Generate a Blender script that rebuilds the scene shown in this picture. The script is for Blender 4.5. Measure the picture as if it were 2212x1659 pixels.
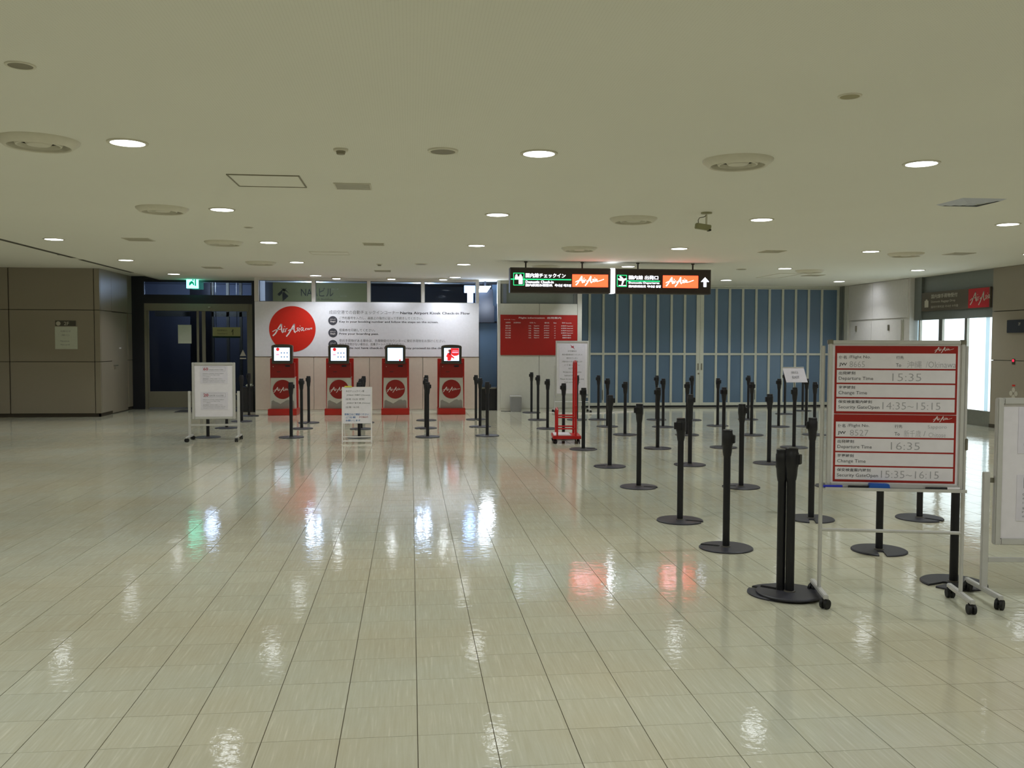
import bpy, bmesh, math, random
from mathutils import Matrix, Vector
random.seed(7)
for o in list(bpy.data.objects): bpy.data.objects.remove(o)
SC = bpy.context.scene
COL = SC.collection
PI = math.pi

# ------------------------------------------------------------------ camera
cam = bpy.data.cameras.new('camera'); cam.sensor_width = 36; cam.lens = 36 * 1980 / 2212
cam.clip_end = 200
co = bpy.data.objects.new('camera', cam); COL.objects.link(co); SC.camera = co
co.matrix_world = (Matrix.Translation((0, 0, 1.555)) @ Matrix.Rotation(-math.atan(219 / 1980), 4, 'Z')
                   @ Matrix.Rotation(PI / 2 - math.atan(88.5 / 1980), 4, 'X') @ Matrix.Rotation(.0033, 4, 'Z'))
# ------------------------------------------------------------------ world, exposure
w = bpy.data.worlds.new('night'); SC.world = w; w.use_nodes = True
w.node_tree.nodes['Background'].inputs[0].default_value = (.055, .062, .078, 1)
w.node_tree.nodes['Background'].inputs[1].default_value = .5
SC.view_settings.view_transform = 'Standard'; SC.view_settings.look = 'None'
SC.view_settings.exposure = 0.0; SC.view_settings.gamma = 1.0; SC.view_settings.use_curve_mapping = False
try:
    SC.cycles.use_denoising = True; SC.cycles.max_bounces = 8; SC.cycles.diffuse_bounces = 5
    SC.cycles.glossy_bounces = 4; SC.cycles.transparent_max_bounces = 12; SC.cycles.sample_clamp_indirect = 6
    SC.cycles.caustics_reflective = False; SC.cycles.caustics_refractive = False
except Exception: pass
LAMP = 15.3       # watts of each downlight, thrown downwards by its reflector
LENS = 8.0       # radiance of its lens seen from the side
WASH = 19.0        # watts of each wall washer
HALL = 110.0        # base watts of the bluish fill lights added in the dark hall beyond
CEIL = 2.98

# ------------------------------------------------------------------ materials
def lin(c):
    return tuple(((v / 255 / 12.92) if v / 255 <= .04045 else ((v / 255 + .055) / 1.055) ** 2.4) for v in c)
M = {}
def mat(name, rgb, rough=.5, metal=0., emit=0., var=.06, scale=18., bump=0., spec=.5, erg=None):
    m = bpy.data.materials.new(name); m.use_nodes = True; nt = m.node_tree; N = nt.nodes; L = nt.links
    b = N['Principled BSDF']; c = lin(rgb)
    b.inputs['Roughness'].default_value = rough; b.inputs['Metallic'].default_value = metal
    b.inputs['Specular IOR Level'].default_value = spec
    tc = N.new('ShaderNodeTexCoord'); nz = N.new('ShaderNodeTexNoise'); nz.inputs['Scale'].default_value = scale
    nz.inputs['Detail'].default_value = 3
    L.new(tc.outputs['Object'], nz.inputs['Vector'])
    mx = N.new('ShaderNodeMix'); mx.data_type = 'RGBA'
    mx.inputs[6].default_value = tuple(v * (1 - var) for v in c) + (1,)
    mx.inputs[7].default_value = tuple(min(1, v * (1 + var)) for v in c) + (1,)
    L.new(nz.outputs['Fac'], mx.inputs[0]); L.new(mx.outputs[2], b.inputs['Base Color'])
    if emit:
        b.inputs['Emission Color'].default_value = lin(erg or rgb) + (1,); b.inputs['Emission Strength'].default_value = emit
    if bump:
        bp = N.new('ShaderNodeBump'); bp.inputs['Distance'].default_value = bump
        L.new(nz.outputs['Fac'], bp.inputs['Height']); L.new(bp.outputs['Normal'], b.inputs['Normal'])
    M[name] = m; return m
mat('white_wall', (214, 210, 206), .45)
mat('graphic_white', (226, 226, 234), .35)
mat('cream_panel', (205, 194, 180), .5)
mat('info_wall', (200, 200, 190), .5)
mat('steel', (150, 148, 138), .3, .85, var=.1)
mat('steel_dull', (128, 124, 110), .5, .4)
mat('alu', (206, 205, 203), .35, .25)
mat('black_frame', (20, 22, 32), .4)
mat('stanchion_black', (24, 24, 30), .42)
mat('stanchion_base', (48, 48, 56), .5, bump=.0004, scale=160)
mat('rubber', (16, 16, 18), .6)
mat('red', (186, 32, 22), .38)
mat('red_dark', (150, 22, 18), .4)
mat('red_board', (158, 22, 14), .45)
mat('cart_red', (186, 22, 24), .3)
mat('logo_red', (206, 36, 22), .4)
mat('print_white', (240, 236, 236), .5)
mat('ink_dark', (60, 60, 70), .6)
mat('ink_grey', (118, 118, 124), .6)
mat('ink_red', (170, 50, 70), .6)
mat('ink_blue', (84, 130, 190), .6)
mat('marker_grey', (168, 166, 174), .6)
mat('paper', (226, 222, 234), .6)
mat('paper_grey', (196, 200, 186), .6)
mat('board_white', (236, 232, 240), .3)
mat('kiosk_white', (206, 204, 198), .4)
mat('kiosk_grey', (150, 148, 144), .4)
mat('bezel', (78, 74, 66), .45)
mat('brown_panel', (148, 139, 124), .36, var=.05, scale=60)
mat('brown_core', (52, 44, 34), .6)
mat('brown_base', (62, 54, 42), .5)
mat('slot_dark', (70, 66, 50), .7)
mat('folding_frame', (206, 208, 196), .4)
mat('frosted', (98, 122, 148), .28, var=.16, scale=1.3)
mat('ceil_metal', (214, 210, 192), .5)
mat('ceil_grille', (134, 128, 108), .55)
mat('grille_blue', (190, 194, 206), .5)
mat('lens_off', (150, 140, 90), .4)
mat('hall_wall', (120, 128, 145), .7)
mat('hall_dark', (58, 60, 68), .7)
mat('hall_floor', (110, 108, 100), .3)
mat('monitor', (26, 32, 44), .6)
mat('olive_sign', (142, 136, 78), .6)
mat('ink_olive', (40, 36, 18), .6)
mat('yellow_sign', (206, 186, 100), .5, emit=.28)  # slight glow stands in for light on the sign's front
mat('green_strip', (60, 120, 50), .5)
mat('bin_grey', (150, 150, 152), .35, .4)
mat('bin_black', (26, 26, 30), .5)
mat('blue_plastic', (34, 96, 190), .45)
mat('blue_ink', (36, 50, 190), .4)
mat('yellow_plastic', (214, 214, 70), .5)
mat('sign_case', (66, 60, 52), .5)
mat('sign_face', (56, 46, 42), .25)
mat('sign_brown', (86, 78, 66), .45)
mat('sign_red_off', (176, 24, 34), .45)
mat('print_dim', (188, 182, 168), .5)
mat('grey_glass', (128, 136, 130), .25)
mat('grey_header', (122, 126, 122), .3, .3)
mat('camera_shell', (150, 148, 110), .5)
mat('lamp', (246, 251, 255), .5, emit=LENS, var=0)
mat('washer', (240, 248, 255), .5, emit=40, var=0)
mat('glow_white', (240, 244, 255), .5, emit=7, var=0)
mat('glow_text', (236, 240, 255), .5, emit=4.5, var=0)
mat('glow_green', (40, 220, 130), .5, emit=1.6, var=0)
mat('glow_red', (255, 78, 44), .5, emit=3.2, var=0)
mat('exit_green', (110, 255, 220), .5, emit=5.0, var=0)
mat('exit_ink', (0, 150, 110), .5, emit=.6, var=0)
mat('screen', (205, 232, 255), .4, emit=1.5, var=0)
mat('screen_red', (226, 40, 44), .4, emit=.9, var=0)
mat('screen_ink', (90, 110, 170), .4, emit=.6, var=0)
mat('screen_pink', (235, 170, 200), .4, emit=.9, var=0)
mat('screen_skin', (225, 160, 150), .4, emit=.7, var=0)
mat('screen_dark', (60, 30, 60), .4, emit=.2, var=0)
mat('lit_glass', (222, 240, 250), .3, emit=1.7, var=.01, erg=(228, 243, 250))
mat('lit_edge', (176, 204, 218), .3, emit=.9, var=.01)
mat('red_lamp', (255, 30, 60), .4, emit=2.2, var=0)
mat('glare_glow', (195, 220, 255), .4, emit=24, var=0)
mat('floor_base', (96, 88, 66), .8)
mat('mat_dark', (50, 50, 52), .8)
def glass(name, tint, gl):
    m = bpy.data.materials.new(name); m.use_nodes = True; nt = m.node_tree; N = nt.nodes; L = nt.links
    N.remove(N['Principled BSDF']); out = N['Material Output']
    t = N.new('ShaderNodeBsdfTransparent'); t.inputs[0].default_value = lin(tint) + (1,)
    g = N.new('ShaderNodeBsdfGlossy'); g.inputs['Roughness'].default_value = .03
    nz = N.new('ShaderNodeTexNoise'); nz.inputs['Scale'].default_value = 2.
    fr = N.new('ShaderNodeLayerWeight'); fr.inputs[0].default_value = gl
    mx = N.new('ShaderNodeMixShader')
    bp = N.new('ShaderNodeBump'); bp.inputs['Distance'].default_value = .0008
    L.new(nz.outputs['Fac'], bp.inputs['Height']); L.new(bp.outputs['Normal'], g.inputs['Normal'])
    L.new(fr.outputs['Fresnel'], mx.inputs[0]); L.new(t.outputs[0], mx.inputs[1]); L.new(g.outputs[0], mx.inputs[2])
    L.new(mx.outputs[0], out.inputs[0]); M[name] = m
glass('glass', (190, 200, 215), .25)

TP = .303; TX0 = .025; TY0 = 4.494     # tile pitch and grid origin
def floor_material():
    m = bpy.data.materials.new('floor_tile'); m.use_nodes = True; nt = m.node_tree; N = nt.nodes; L = nt.links
    b = N['Principled BSDF']; geo = N.new('ShaderNodeNewGeometry')
    def math_(op, a, bb=None):
        n = N.new('ShaderNodeMath'); n.operation = op
        for i, v in enumerate((a, bb)):
            if v is None: continue
            if isinstance(v, (int, float)): n.inputs[i].default_value = v
            else: L.new(v, n.inputs[i])
        return n.outputs[0]
    sp = N.new('ShaderNodeSeparateXYZ'); L.new(geo.outputs['Position'], sp.inputs[0])
    ix = math_('FLOOR', math_('DIVIDE', math_('SUBTRACT', sp.outputs[0], TX0), TP))
    iy = math_('FLOOR', math_('DIVIDE', math_('SUBTRACT', sp.outputs[1], TY0), TP))
    cid = N.new('ShaderNodeCombineXYZ'); L.new(ix, cid.inputs[0]); L.new(iy, cid.inputs[1])
    wn = N.new('ShaderNodeTexWhiteNoise'); L.new(cid.outputs[0], wn.inputs['Vector'])
    # grain running along the hall, different in every tile
    gv = N.new('ShaderNodeCombineXYZ')
    L.new(math_('MULTIPLY', sp.outputs[0], 55.), gv.inputs[0]); L.new(math_('MULTIPLY', sp.outputs[1], 2.6), gv.inputs[1])
    L.new(math_('MULTIPLY', wn.outputs['Value'], 90.), gv.inputs[2])
    g1 = N.new('ShaderNodeTexNoise'); g1.inputs['Scale'].default_value = 1.6; g1.inputs['Detail'].default_value = 4
    L.new(gv.outputs[0], g1.inputs['Vector'])
    r1 = N.new('ShaderNodeValToRGB'); L.new(g1.outputs['Fac'], r1.inputs[0])
    e = r1.color_ramp.elements
    e[0].position = .25; e[0].color = lin((190, 186, 166)) + (1,)
    e[1].position = .60; e[1].color = lin((198, 196, 179)) + (1,)
    x = e.new(.80); x.color = lin((216, 214, 198)) + (1,)
    big = N.new('ShaderNodeTexNoise'); big.inputs['Scale'].default_value = .9; big.inputs['Detail'].default_value = 3
    L.new(geo.outputs['Position'], big.inputs['Vector'])
    tint = N.new('ShaderNodeMix'); tint.data_type = 'RGBA'; tint.blend_type = 'MULTIPLY'; tint.inputs[0].default_value = 1
    rb = N.new('ShaderNodeValToRGB'); L.new(big.outputs['Fac'], rb.inputs[0])
    rb.color_ramp.elements[0].position = .35; rb.color_ramp.elements[0].color = (.97, .93, .84, 1)
    rb.color_ramp.elements[1].position = .65; rb.color_ramp.elements[1].color = (.97, 1, .98, 1)
    L.new(r1.outputs[0], tint.inputs[6]); L.new(rb.outputs[0], tint.inputs[7])
    t2 = N.new('ShaderNodeMix'); t2.data_type = 'RGBA'; t2.blend_type = 'MULTIPLY'; t2.inputs[0].default_value = 1
    rw = N.new('ShaderNodeMapRange'); L.new(wn.outputs['Value'], rw.inputs[0]); rw.inputs[3].default_value = .95; rw.inputs[4].default_value = 1.0
    L.new(tint.outputs[2], t2.inputs[6]); L.new(rw.outputs[0], t2.inputs[7]); L.new(t2.outputs[2], b.inputs['Base Color'])
    b.inputs['Roughness'].default_value = .07; b.inputs['IOR'].default_value = 1.5
    # the wax film is uneven: fine ripples and slow waves
    n1 = N.new('ShaderNodeTexNoise'); n1.inputs['Scale'].default_value = 20; n1.inputs['Detail'].default_value = 3.5
    n2 = N.new('ShaderNodeTexNoise'); n2.inputs['Scale'].default_value = 3.0; n2.inputs['Detail'].default_value = 1
    L.new(geo.outputs['Position'], n1.inputs['Vector']); L.new(geo.outputs['Position'], n2.inputs['Vector'])
    b1 = N.new('ShaderNodeBump'); b1.inputs['Distance'].default_value = .0009; L.new(n1.outputs['Fac'], b1.inputs['Height'])
    b2 = N.new('ShaderNodeBump'); b2.inputs['Distance'].default_value = .0014; L.new(n2.outputs['Fac'], b2.inputs['Height'])
    L.new(b1.outputs['Normal'], b2.inputs['Normal']); L.new(b2.outputs['Normal'], b.inputs['Normal'])
    M['floor_tile'] = m
floor_material()
def ceiling_material():
    m = bpy.data.materials.new('perforated_board'); m.use_nodes = True; nt = m.node_tree; N = nt.nodes; L = nt.links
    b = N['Principled BSDF']; b.inputs['Roughness'].default_value = .8; b.inputs['Specular IOR Level'].default_value = .2
    geo = N.new('ShaderNodeNewGeometry'); v = N.new('ShaderNodeTexVoronoi'); v.inputs['Randomness'].default_value = 0
    v.inputs['Scale'].default_value = 62; L.new(geo.outputs['Position'], v.inputs['Vector'])
    r = N.new('ShaderNodeValToRGB'); L.new(v.outputs['Distance'], r.inputs[0])
    r.color_ramp.elements[0].position = .2; r.color_ramp.elements[0].color = lin((196, 194, 180)) + (1,)
    r.color_ramp.elements[1].position = .3; r.color_ramp.elements[1].color = lin((232, 231, 220)) + (1,)
    big = N.new('ShaderNodeTexNoise'); big.inputs['Scale'].default_value = .5; L.new(geo.outputs['Position'], big.inputs['Vector'])
    mp = N.new('ShaderNodeMapRange'); mp.inputs[3].default_value = .95; mp.inputs[4].default_value = 1.02; L.new(big.outputs['Fac'], mp.inputs[0])
    t = N.new('ShaderNodeMix'); t.data_type = 'RGBA'; t.blend_type = 'MULTIPLY'; t.inputs[0].default_value = 1
    L.new(r.outputs[0], t.inputs[6]); L.new(mp.outputs[0], t.inputs[7]); L.new(t.outputs[2], b.inputs['Base Color'])
    M['ceiling'] = m
ceiling_material()

# ------------------------------------------------------------------ mesh helpers
_tc = bpy.data.curves.new('tmp_text', 'FONT'); _tc.resolution_u = 2
_to = bpy.data.objects.new('tmp_text', _tc); COL.objects.link(_to)
_cache = {}
def text_shape(body, bold):
    k = (body, bold)
    if k not in _cache:
        _tc.body = body; _tc.offset = bold
        dg = bpy.context.evaluated_depsgraph_get()
        me = bpy.data.meshes.new_from_object(_to.evaluated_get(dg))
        vs = [(v.co.x, v.co.y) for v in me.vertices]; fs = [tuple(p.vertices) for p in me.polygons]
        bpy.data.meshes.remove(me)
        x0 = min(v[0] for v in vs); x1 = max(v[0] for v in vs); y0 = min(v[1] for v in vs); y1 = max(v[1] for v in vs)
        _cache[k] = ([((x - x0) / (x1 - x0), (y - y0) / (y1 - y0)) for x, y in vs], fs, (x1 - x0) / (y1 - y0))
    return _cache[k]
LOGO = [  # brush-script strokes of the air line's logo, (width, points)
 (13, [(2, 0), (28, 26), (58, 78), (86, 120)]), (12, [(86, 120), (88, 74), (92, 44), (102, 32)]), (8, [(-2, 42), (30, 60), (84, 68)]),
 (9, [(112, 76), (107, 48), (114, 38)]), (9, [(116, 92), (121, 97)]), (8, [(131, 74), (125, 38)]), (6, [(129, 62), (137, 73), (147, 74)]),
 (12, [(134, -6), (160, 26), (189, 76), (214, 122)]), (12, [(214, 122), (210, 74), (214, 44), (226, 34)]), (7, [(152, 52), (176, 66), (213, 72)]),
 (8, [(254, 84), (240, 80), (246, 62), (242, 48), (226, 46)]), (9, [(264, 82), (258, 54), (265, 45)]), (8, [(269, 98), (273, 103)]),
 (8, [(300, 82), (284, 84), (275, 66), (281, 52), (297, 68), (302, 82), (298, 57), (308, 52)])]
DOTCOM = [(7, [(314, 55), (317, 58)]), (6, [(337, 77), (325, 75), (322, 63), (333, 60)]),
 (6, [(350, 78), (342, 70), (347, 62), (356, 68), (350, 78)]), (6, [(364, 63), (367, 79), (376, 80), (374, 65), (376, 80), (386, 83), (384, 67)])]
SWOOSH = [(6, [(300, 54), (340, 62), (400, 84)])]
class G:
    def __init__(s): s.v = []; s.f = []
    def add(s, vs, fs):
        n = len(s.v); s.v += vs; s.f += [tuple(i + n for i in f) for f in fs]; return s
    def box(s, x0, x1, y0, y1, z0, z1):
        return s.add([(x, y, z) for z in (z0, z1) for y in (y0, y1) for x in (x0, x1)],
                     [(0, 2, 3, 1), (4, 5, 7, 6), (0, 1, 5, 4), (2, 6, 7, 3), (0, 4, 6, 2), (1, 3, 7, 5)])
    def lathe(s, prof, n=24, cx=0, cy=0, cap=True):   # prof: (r, z); a radius of 0 closes in one point
        vs = []; idx = []
        for r, z in prof:
            if r == 0: idx.append([len(vs)] * n); vs.append((cx, cy, z))
            else:
                idx.append(list(range(len(vs), len(vs) + n)))
                vs += [(cx + r * math.cos(2 * PI * i / n), cy + r * math.sin(2 * PI * i / n), z) for i in range(n)]
        fs = []
        for a in range(len(prof) - 1):
            for i in range(n):
                q = [idx[a][i], idx[a][(i + 1) % n], idx[a + 1][(i + 1) % n], idx[a + 1][i]]
                q = tuple(dict.fromkeys(q)); fs.append(q)
        if cap and prof[0][0] > 0: fs.append(tuple(idx[0][::-1]))
        if cap and prof[-1][0] > 0: fs.append(tuple(idx[-1]))
        return s.add(vs, fs)
    def cyl(s, cx, cy, z0, z1, r, n=20): return s.lathe([(r, z0), (r, z1)], n, cx, cy)
    def tube(s, pts, r, n=10):
        P = [Vector(p) for p in pts]; vs = []; fs = []; up = None
        for i, p in enumerate(P):
            d = (P[min(i + 1, len(P) - 1)] - P[max(i - 1, 0)]).normalized()
            if up is None: up = Vector((0, 0, 1)) if abs(d.z) < .9 else Vector((0, 1, 0))
            a = d.cross(up).normalized(); b = a.cross(d).normalized(); up = b
            vs += [tuple(p + r * (math.cos(2 * PI * k / n) * a + math.sin(2 * PI * k / n) * b)) for k in range(n)]
        for i in range(len(P) - 1): fs += [(i * n + (k + 1) % n, i * n + k, (i + 1) * n + k, (i + 1) * n + (k + 1) % n) for k in range(n)]
        fs += [tuple(range(n)), tuple(range(len(P) * n - 1, (len(P) - 1) * n - 1, -1))]
        return s.add(vs, fs)
    def prism(s, poly, y0, y1):      # polygon in x,z, counter-clockwise, pulled along y
        n = len(poly); vs = [(x, y0, z) for x, z in poly] + [(x, y1, z) for x, z in poly]
        return s.add(vs, [tuple(range(n)), tuple(range(2 * n - 1, n - 1, -1))] + [(i, n + i, n + (i + 1) % n, (i + 1) % n) for i in range(n)])
    def slab(s, poly, z0, z1):       # polygon in x,y, counter-clockwise, pulled along z
        n = len(poly); vs = [(x, y, z0) for x, y in poly] + [(x, y, z1) for x, y in poly]
        return s.add(vs, [tuple(range(n - 1, -1, -1)), tuple(range(n, 2 * n))] + [(i, (i + 1) % n, n + (i + 1) % n, n + i) for i in range(n)])
    def disc(s, cx, cz, r, y0, y1, n=32): return s.prism([(cx + r * math.cos(2 * PI * i / n), cz + r * math.sin(2 * PI * i / n)) for i in range(n)], y0, y1)
    def quad(s, x0, x1, z0, z1, y): return s.add([(x0, y, z0), (x1, y, z0), (x1, y, z1), (x0, y, z1)], [(0, 1, 2, 3)])
    def ring(s, x0, x1, z0, z1, t, y0, y1):
        s.box(x0, x0 + t, y0, y1, z0, z1); s.box(x1 - t, x1, y0, y1, z0, z1)
        s.box(x0 + t, x1 - t, y0, y1, z0, z0 + t); return s.box(x0 + t, x1 - t, y0, y1, z1 - t, z1)
    def text(s, body, x, z, h, wid=None, y=0, bold=0., align='l', shear=0.):   # x left (or centre), z bottom of the letters
        vs, fs, asp = text_shape(body, bold); wid = wid or h * asp
        if align == 'c': x -= wid / 2
        return s.add([(x + a * wid + shear * b * h, y, z + b * h) for a, b in vs], fs)
    def logo(s, x, z, wid, y, com=True, swoosh=False, t=.0015):
        k = wid / (390. if com else (400 if swoosh else 310))
        for th, pts in LOGO + (DOTCOM if com else []) + (SWOOSH if swoosh else []):
            P = [Vector((a, b)) for a, b in pts]; A = []; B = []
            for i, p in enumerate(P):
                d = (P[min(i + 1, len(P) - 1)] - P[max(i - 1, 0)]).normalized(); nn = Vector((-d.y, d.x)) * th * .5
                A.append(p - nn); B.append(p + nn)
            poly = A + B[::-1]; m = len(A); n = len(s.v)
            s.v += [(x + q.x * k, y, z + q.y * k) for q in poly]
            s.f += [(n + i, n + i + 1, n + 2 * m - 2 - i, n + 2 * m - 1 - i) for i in range(m - 1)]
        return s
    def xform(s, mx): s.v = [tuple(mx @ Vector(v)) for v in s.v]; return s
    def build(s, name, m, parent=None, bevel=0., smooth=True):
        me = bpy.data.meshes.new(name); me.from_pydata(s.v, [], s.f); me.materials.append(M[m])
        if bevel:
            bm = bmesh.new(); bm.from_mesh(me)
            bmesh.ops.bevel(bm, geom=list(bm.edges), offset=bevel, segments=2, affect='EDGES', clamp_overlap=True)
            bm.to_mesh(me); bm.free()
        if smooth and len(me.polygons) < 60000:
            me.polygons.foreach_set('use_smooth', [True] * len(me.polygons)); me.set_sharp_from_angle(angle=math.radians(35))
        me.update(); o = bpy.data.objects.new(name, me); COL.objects.link(o)
        if parent:
            o.parent = parent
            if name in ('lettering', 'handwriting', 'screen_icons', 'petal_print', 'screen_lines'): o['kind'] = 'stuff'
        return o
def tag(o, label=None, cat=None, group=None, kind=None):
    if label: o['label'] = label
    if cat: o['category'] = cat
    if group: o['group'] = group
    if kind: o['kind'] = kind
    return o
def thing(name, label, cat, loc=(0, 0, 0), rz=0, group=None):
    o = bpy.data.objects.new(name, None); o.empty_display_size = .1; COL.objects.link(o)
    o.location = loc; o.rotation_euler = (0, 0, rz); return tag(o, label, cat, group)
def st(o): o['kind'] = 'structure'; return o
def dup(root, loc, rz, label):
    r = root.copy(); COL.objects.link(r); r.location = loc; r.rotation_euler = (0, 0, rz); r['label'] = label
    for ch in root.children:
        c = ch.copy(); COL.objects.link(c); c.parent = r
        for g in ch.children:
            d = g.copy(); COL.objects.link(d); d.parent = c
    return r

# ================================================================== THE SETTING
# ---- floor: a screed with square vinyl tiles laid proud of it, joints open
XL, XR, YN, YF = -13.0, 10.85, -8.0, 22.0
floor = st(G().box(XL - .5, 14, YN - .5, YF + 7, -.08, -.004).build('floor', 'floor_base', smooth=False))
gx, gy = .0018, .0009
th = lambda x0, y0: ([(x0 + gx, y0 + gy, 0), (x0 + TP - gx, y0 + gy, 0), (x0 + TP - gx, y0 + TP - gy, 0), (x0 + gx, y0 + TP - gy, 0),
                      (x0 + gx, y0 + gy, -.004), (x0 + TP - gx, y0 + gy, -.004), (x0 + TP - gx, y0 + TP - gy, -.004), (x0 + gx, y0 + TP - gy, -.004)],
                     [(0, 1, 2, 3), (4, 5, 1, 0), (5, 6, 2, 1), (6, 7, 3, 2), (7, 4, 0, 3)])
tiles = []
for i in range(int((XL - TX0) / TP) - 1, int((XR - TX0) / TP) + 1):
    for j in range(int((YN - TY0) / TP) - 1, int((YF - TY0) / TP) + 3):
        tiles.append((TX0 + i * TP, TY0 + j * TP))
inview = [t for t in tiles if t[1] + TP > 3.25 and -.422 * (t[1] + TP) - TP < t[0] < .713 * (t[1] + TP)]
inview.sort(key=lambda t: (round(t[1], 3), abs(t[0] - .4))); near = set(inview[:300])
tm = None
for (x, y) in inview[:300]:
    if tm is None:
        g = G(); g.add(*th(0, 0)); o = g.build('floor_tile', 'floor_tile', floor, smooth=False); tm = o.data
    else:
        o = bpy.data.objects.new('floor_tile', tm); COL.objects.link(o); o.parent = floor
    o.location = (x, y, 0)
    o.rotation_euler = (random.uniform(-.0006, .0006), random.uniform(-.0006, .0006), 0)
g = G()
for t in tiles:
    if t in near: continue
    vs, fs = th(*t); ax, ay = random.uniform(-.0006, .0006), random.uniform(-.0006, .0006)
    vs = [(x, y, z + (x - t[0] - .15) * ax + (y - t[1] - .15) * ay) for x, y, z in vs]
    g.add(vs, fs)
g.build('floor_tiles', 'floor_tile', floor, smooth=False)['kind'] = 'stuff'
# ---- ceiling
SLOT = -5.68
ceiling = st(G().box(SLOT, XR + .3, YN, 22.4, CEIL, CEIL + .12).build('ceiling', 'ceiling', smooth=False))
G().box(XL, SLOT - .05, YN, 22.4, CEIL + .08, CEIL + .2).build('raised_bay', 'ceiling', ceiling, smooth=False)
G().box(SLOT - .06, SLOT + .02, YN, 16.4, CEIL - .004, CEIL + .1).build('slot_diffuser', 'slot_dark', ceiling, smooth=False)
G().box(SLOT - .06, SLOT + .02, 16.75, 19.7, CEIL - .004, CEIL + .1).build('slot_diffuser', 'slot_dark', ceiling, smooth=False)
G().box(SLOT - .06, SLOT + .02, 16.4, 16.75, CEIL, CEIL + .1).box(SLOT - .06, SLOT + .02, 19.7, 22.0, CEIL, CEIL + .1).build('slot_cover', 'ceil_metal', ceiling, smooth=False)
# ---- walls outside the picture
st(G().box(XL - .2, XL, YN, 19.8, 0, 3.2).build('wall_far_left', 'brown_panel', smooth=False))
st(G().box(XL, XR, YN - .2, YN, 0, 3.2).build('wall_near', 'white_wall', smooth=False))
# ---- clad block on the left
wl = st(G().box(XL, -6.40, 19.78, 22.3, 0, 3.18).build('wall_left', 'brown_core', smooth=False))
rows = [(.075, 1.134), (1.146, 2.198), (2.210, 3.058)]
for x0, x1 in ((-13., -11.5), (-11.49, -9.83), (-9.82, -8.15), (-8.14, -6.48)):
    for z0, z1 in rows: G().box(x0 + .005, x1 - .005, 19.745, 19.79, z0, z1).build('wall_panel', 'brown_panel', wl, .002)
G().box(-6.47, -6.365, 19.745, 19.79, .075, 1.134).box(-6.47, -6.365, 19.745, 19.79, 1.146, 2.198).box(-6.47, -6.365, 19.745, 19.79, 2.21, 3.058).build('corner_strip', 'brown_panel', wl)
for y0, y1 in ((19.80, 20.50), (21.63, 22.0)):
    for z0, z1 in rows: G().box(-6.41, -6.365, y0 + .004, y1 - .004, z0, z1).build('wall_panel', 'brown_panel', wl, .002)
G().box(-6.41, -6.365, 20.504, 21.626, 2.21, 3.058).build('wall_panel', 'brown_panel', wl, .002)
st(G().box(XL, -6.385, 19.765, 19.80, 0, .07).box(-6.42, -6.385, 19.765, 22.0, 0, .07).build('baseboard_left', 'brown_base', smooth=False))
d = st(G().box(-6.43, -6.375, 20.52, 21.60, .02, 2.19).build('door_3', 'brown_panel', smooth=True))
G().tube([(-6.375, 20.62, 1.04), (-6.33, 20.62, 1.04), (-6.33, 20.76, 1.04)], .011).build('door_handle', 'steel', d)
G().box(-6.374, -6.37, 21.02, 21.14, 1.40, 1.43).build('door_plate', 'print_white', d)
# ---- portal with the automatic glass door
PY = 21.9
tr = st(G().box(-6.17, -6.09, PY, PY + .12, 0, CEIL + .08).box(-3.66, -3.50, PY, PY + .12, 0, CEIL).box(-6.09, -3.66, PY, PY + .12, 2.945, CEIL + .08)
   .box(-6.09, -3.66, PY, PY + .12, 2.44, 2.63).box(-6.38, -6.17, PY + .03, PY + .12, 0, CEIL + .08).build('trim_1', 'black_frame', smooth=False))
wi = st(G().ring(-6.09, -3.66, 2.63, 2.945, .012, PY + .03, PY + .07).build('window_5', 'black_frame', smooth=False))
G().box(-6.08, -3.67, PY + .045, PY + .053, 2.64, 2.935).build('pane', 'glass', wi, smooth=False)
d = st(G().box(-6.09, -6.03, PY + .02, PY + .14, 0, 2.44).box(-3.74, -3.66, PY + .02, PY + .14, 0, 2.44).box(-6.03, -3.74, PY + .0, PY + .2, 2.27, 2.44).build('door_1', 'steel_dull', smooth=False))
l = G().box(-6.03, -4.93, PY + .05, PY + .09, .04, .41).box(-6.03, -5.99, PY + .05, PY + .09, .41, 2.27).box(-4.93, -4.88, PY + .05, PY + .09, .04, 2.27).build('sliding_leaf', 'steel_dull', d)
G().box(-5.99, -4.93, PY + .065, PY + .073, .41, 2.27).build('pane', 'glass', l, smooth=False)
l = G().box(-4.82, -4.74, PY + .10, PY + .14, .04, 2.27).box(-4.74, -3.80, PY + .10, PY + .14, .04, .2).box(-3.80, -3.74, PY + .10, PY + .14, .04, 2.27).build('sliding_leaf', 'steel_dull', d)
G().box(-4.74, -3.80, PY + .115, PY + .123, .2, 2.27).build('pane', 'glass', l, smooth=False)
g = G(); g.add([(-3.97, PY + .112, 1.23), (-3.83, PY + .112, 1.23), (-3.90, PY + .112, 1.38)], [(0, 1, 2)]); g.quad(-3.97, -3.83, 1.16, 1.19, PY + .112)
g.build('warning_sticker', 'print_dim', d, smooth=False)
G().lathe([(.0, 2.345), (.03, 2.35), (.03, 2.37)], 16, -4.62, PY - .02).build('door_sensor', 'print_dim', d)
tag(G().box(-5.35, -5.05, PY + .062, PY + .064, 1.52, 1.95).build('paper_notice', 'paper_grey', smooth=False), 'plain pale paper notice taped inside the dark glass sliding door', 'notice')
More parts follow.
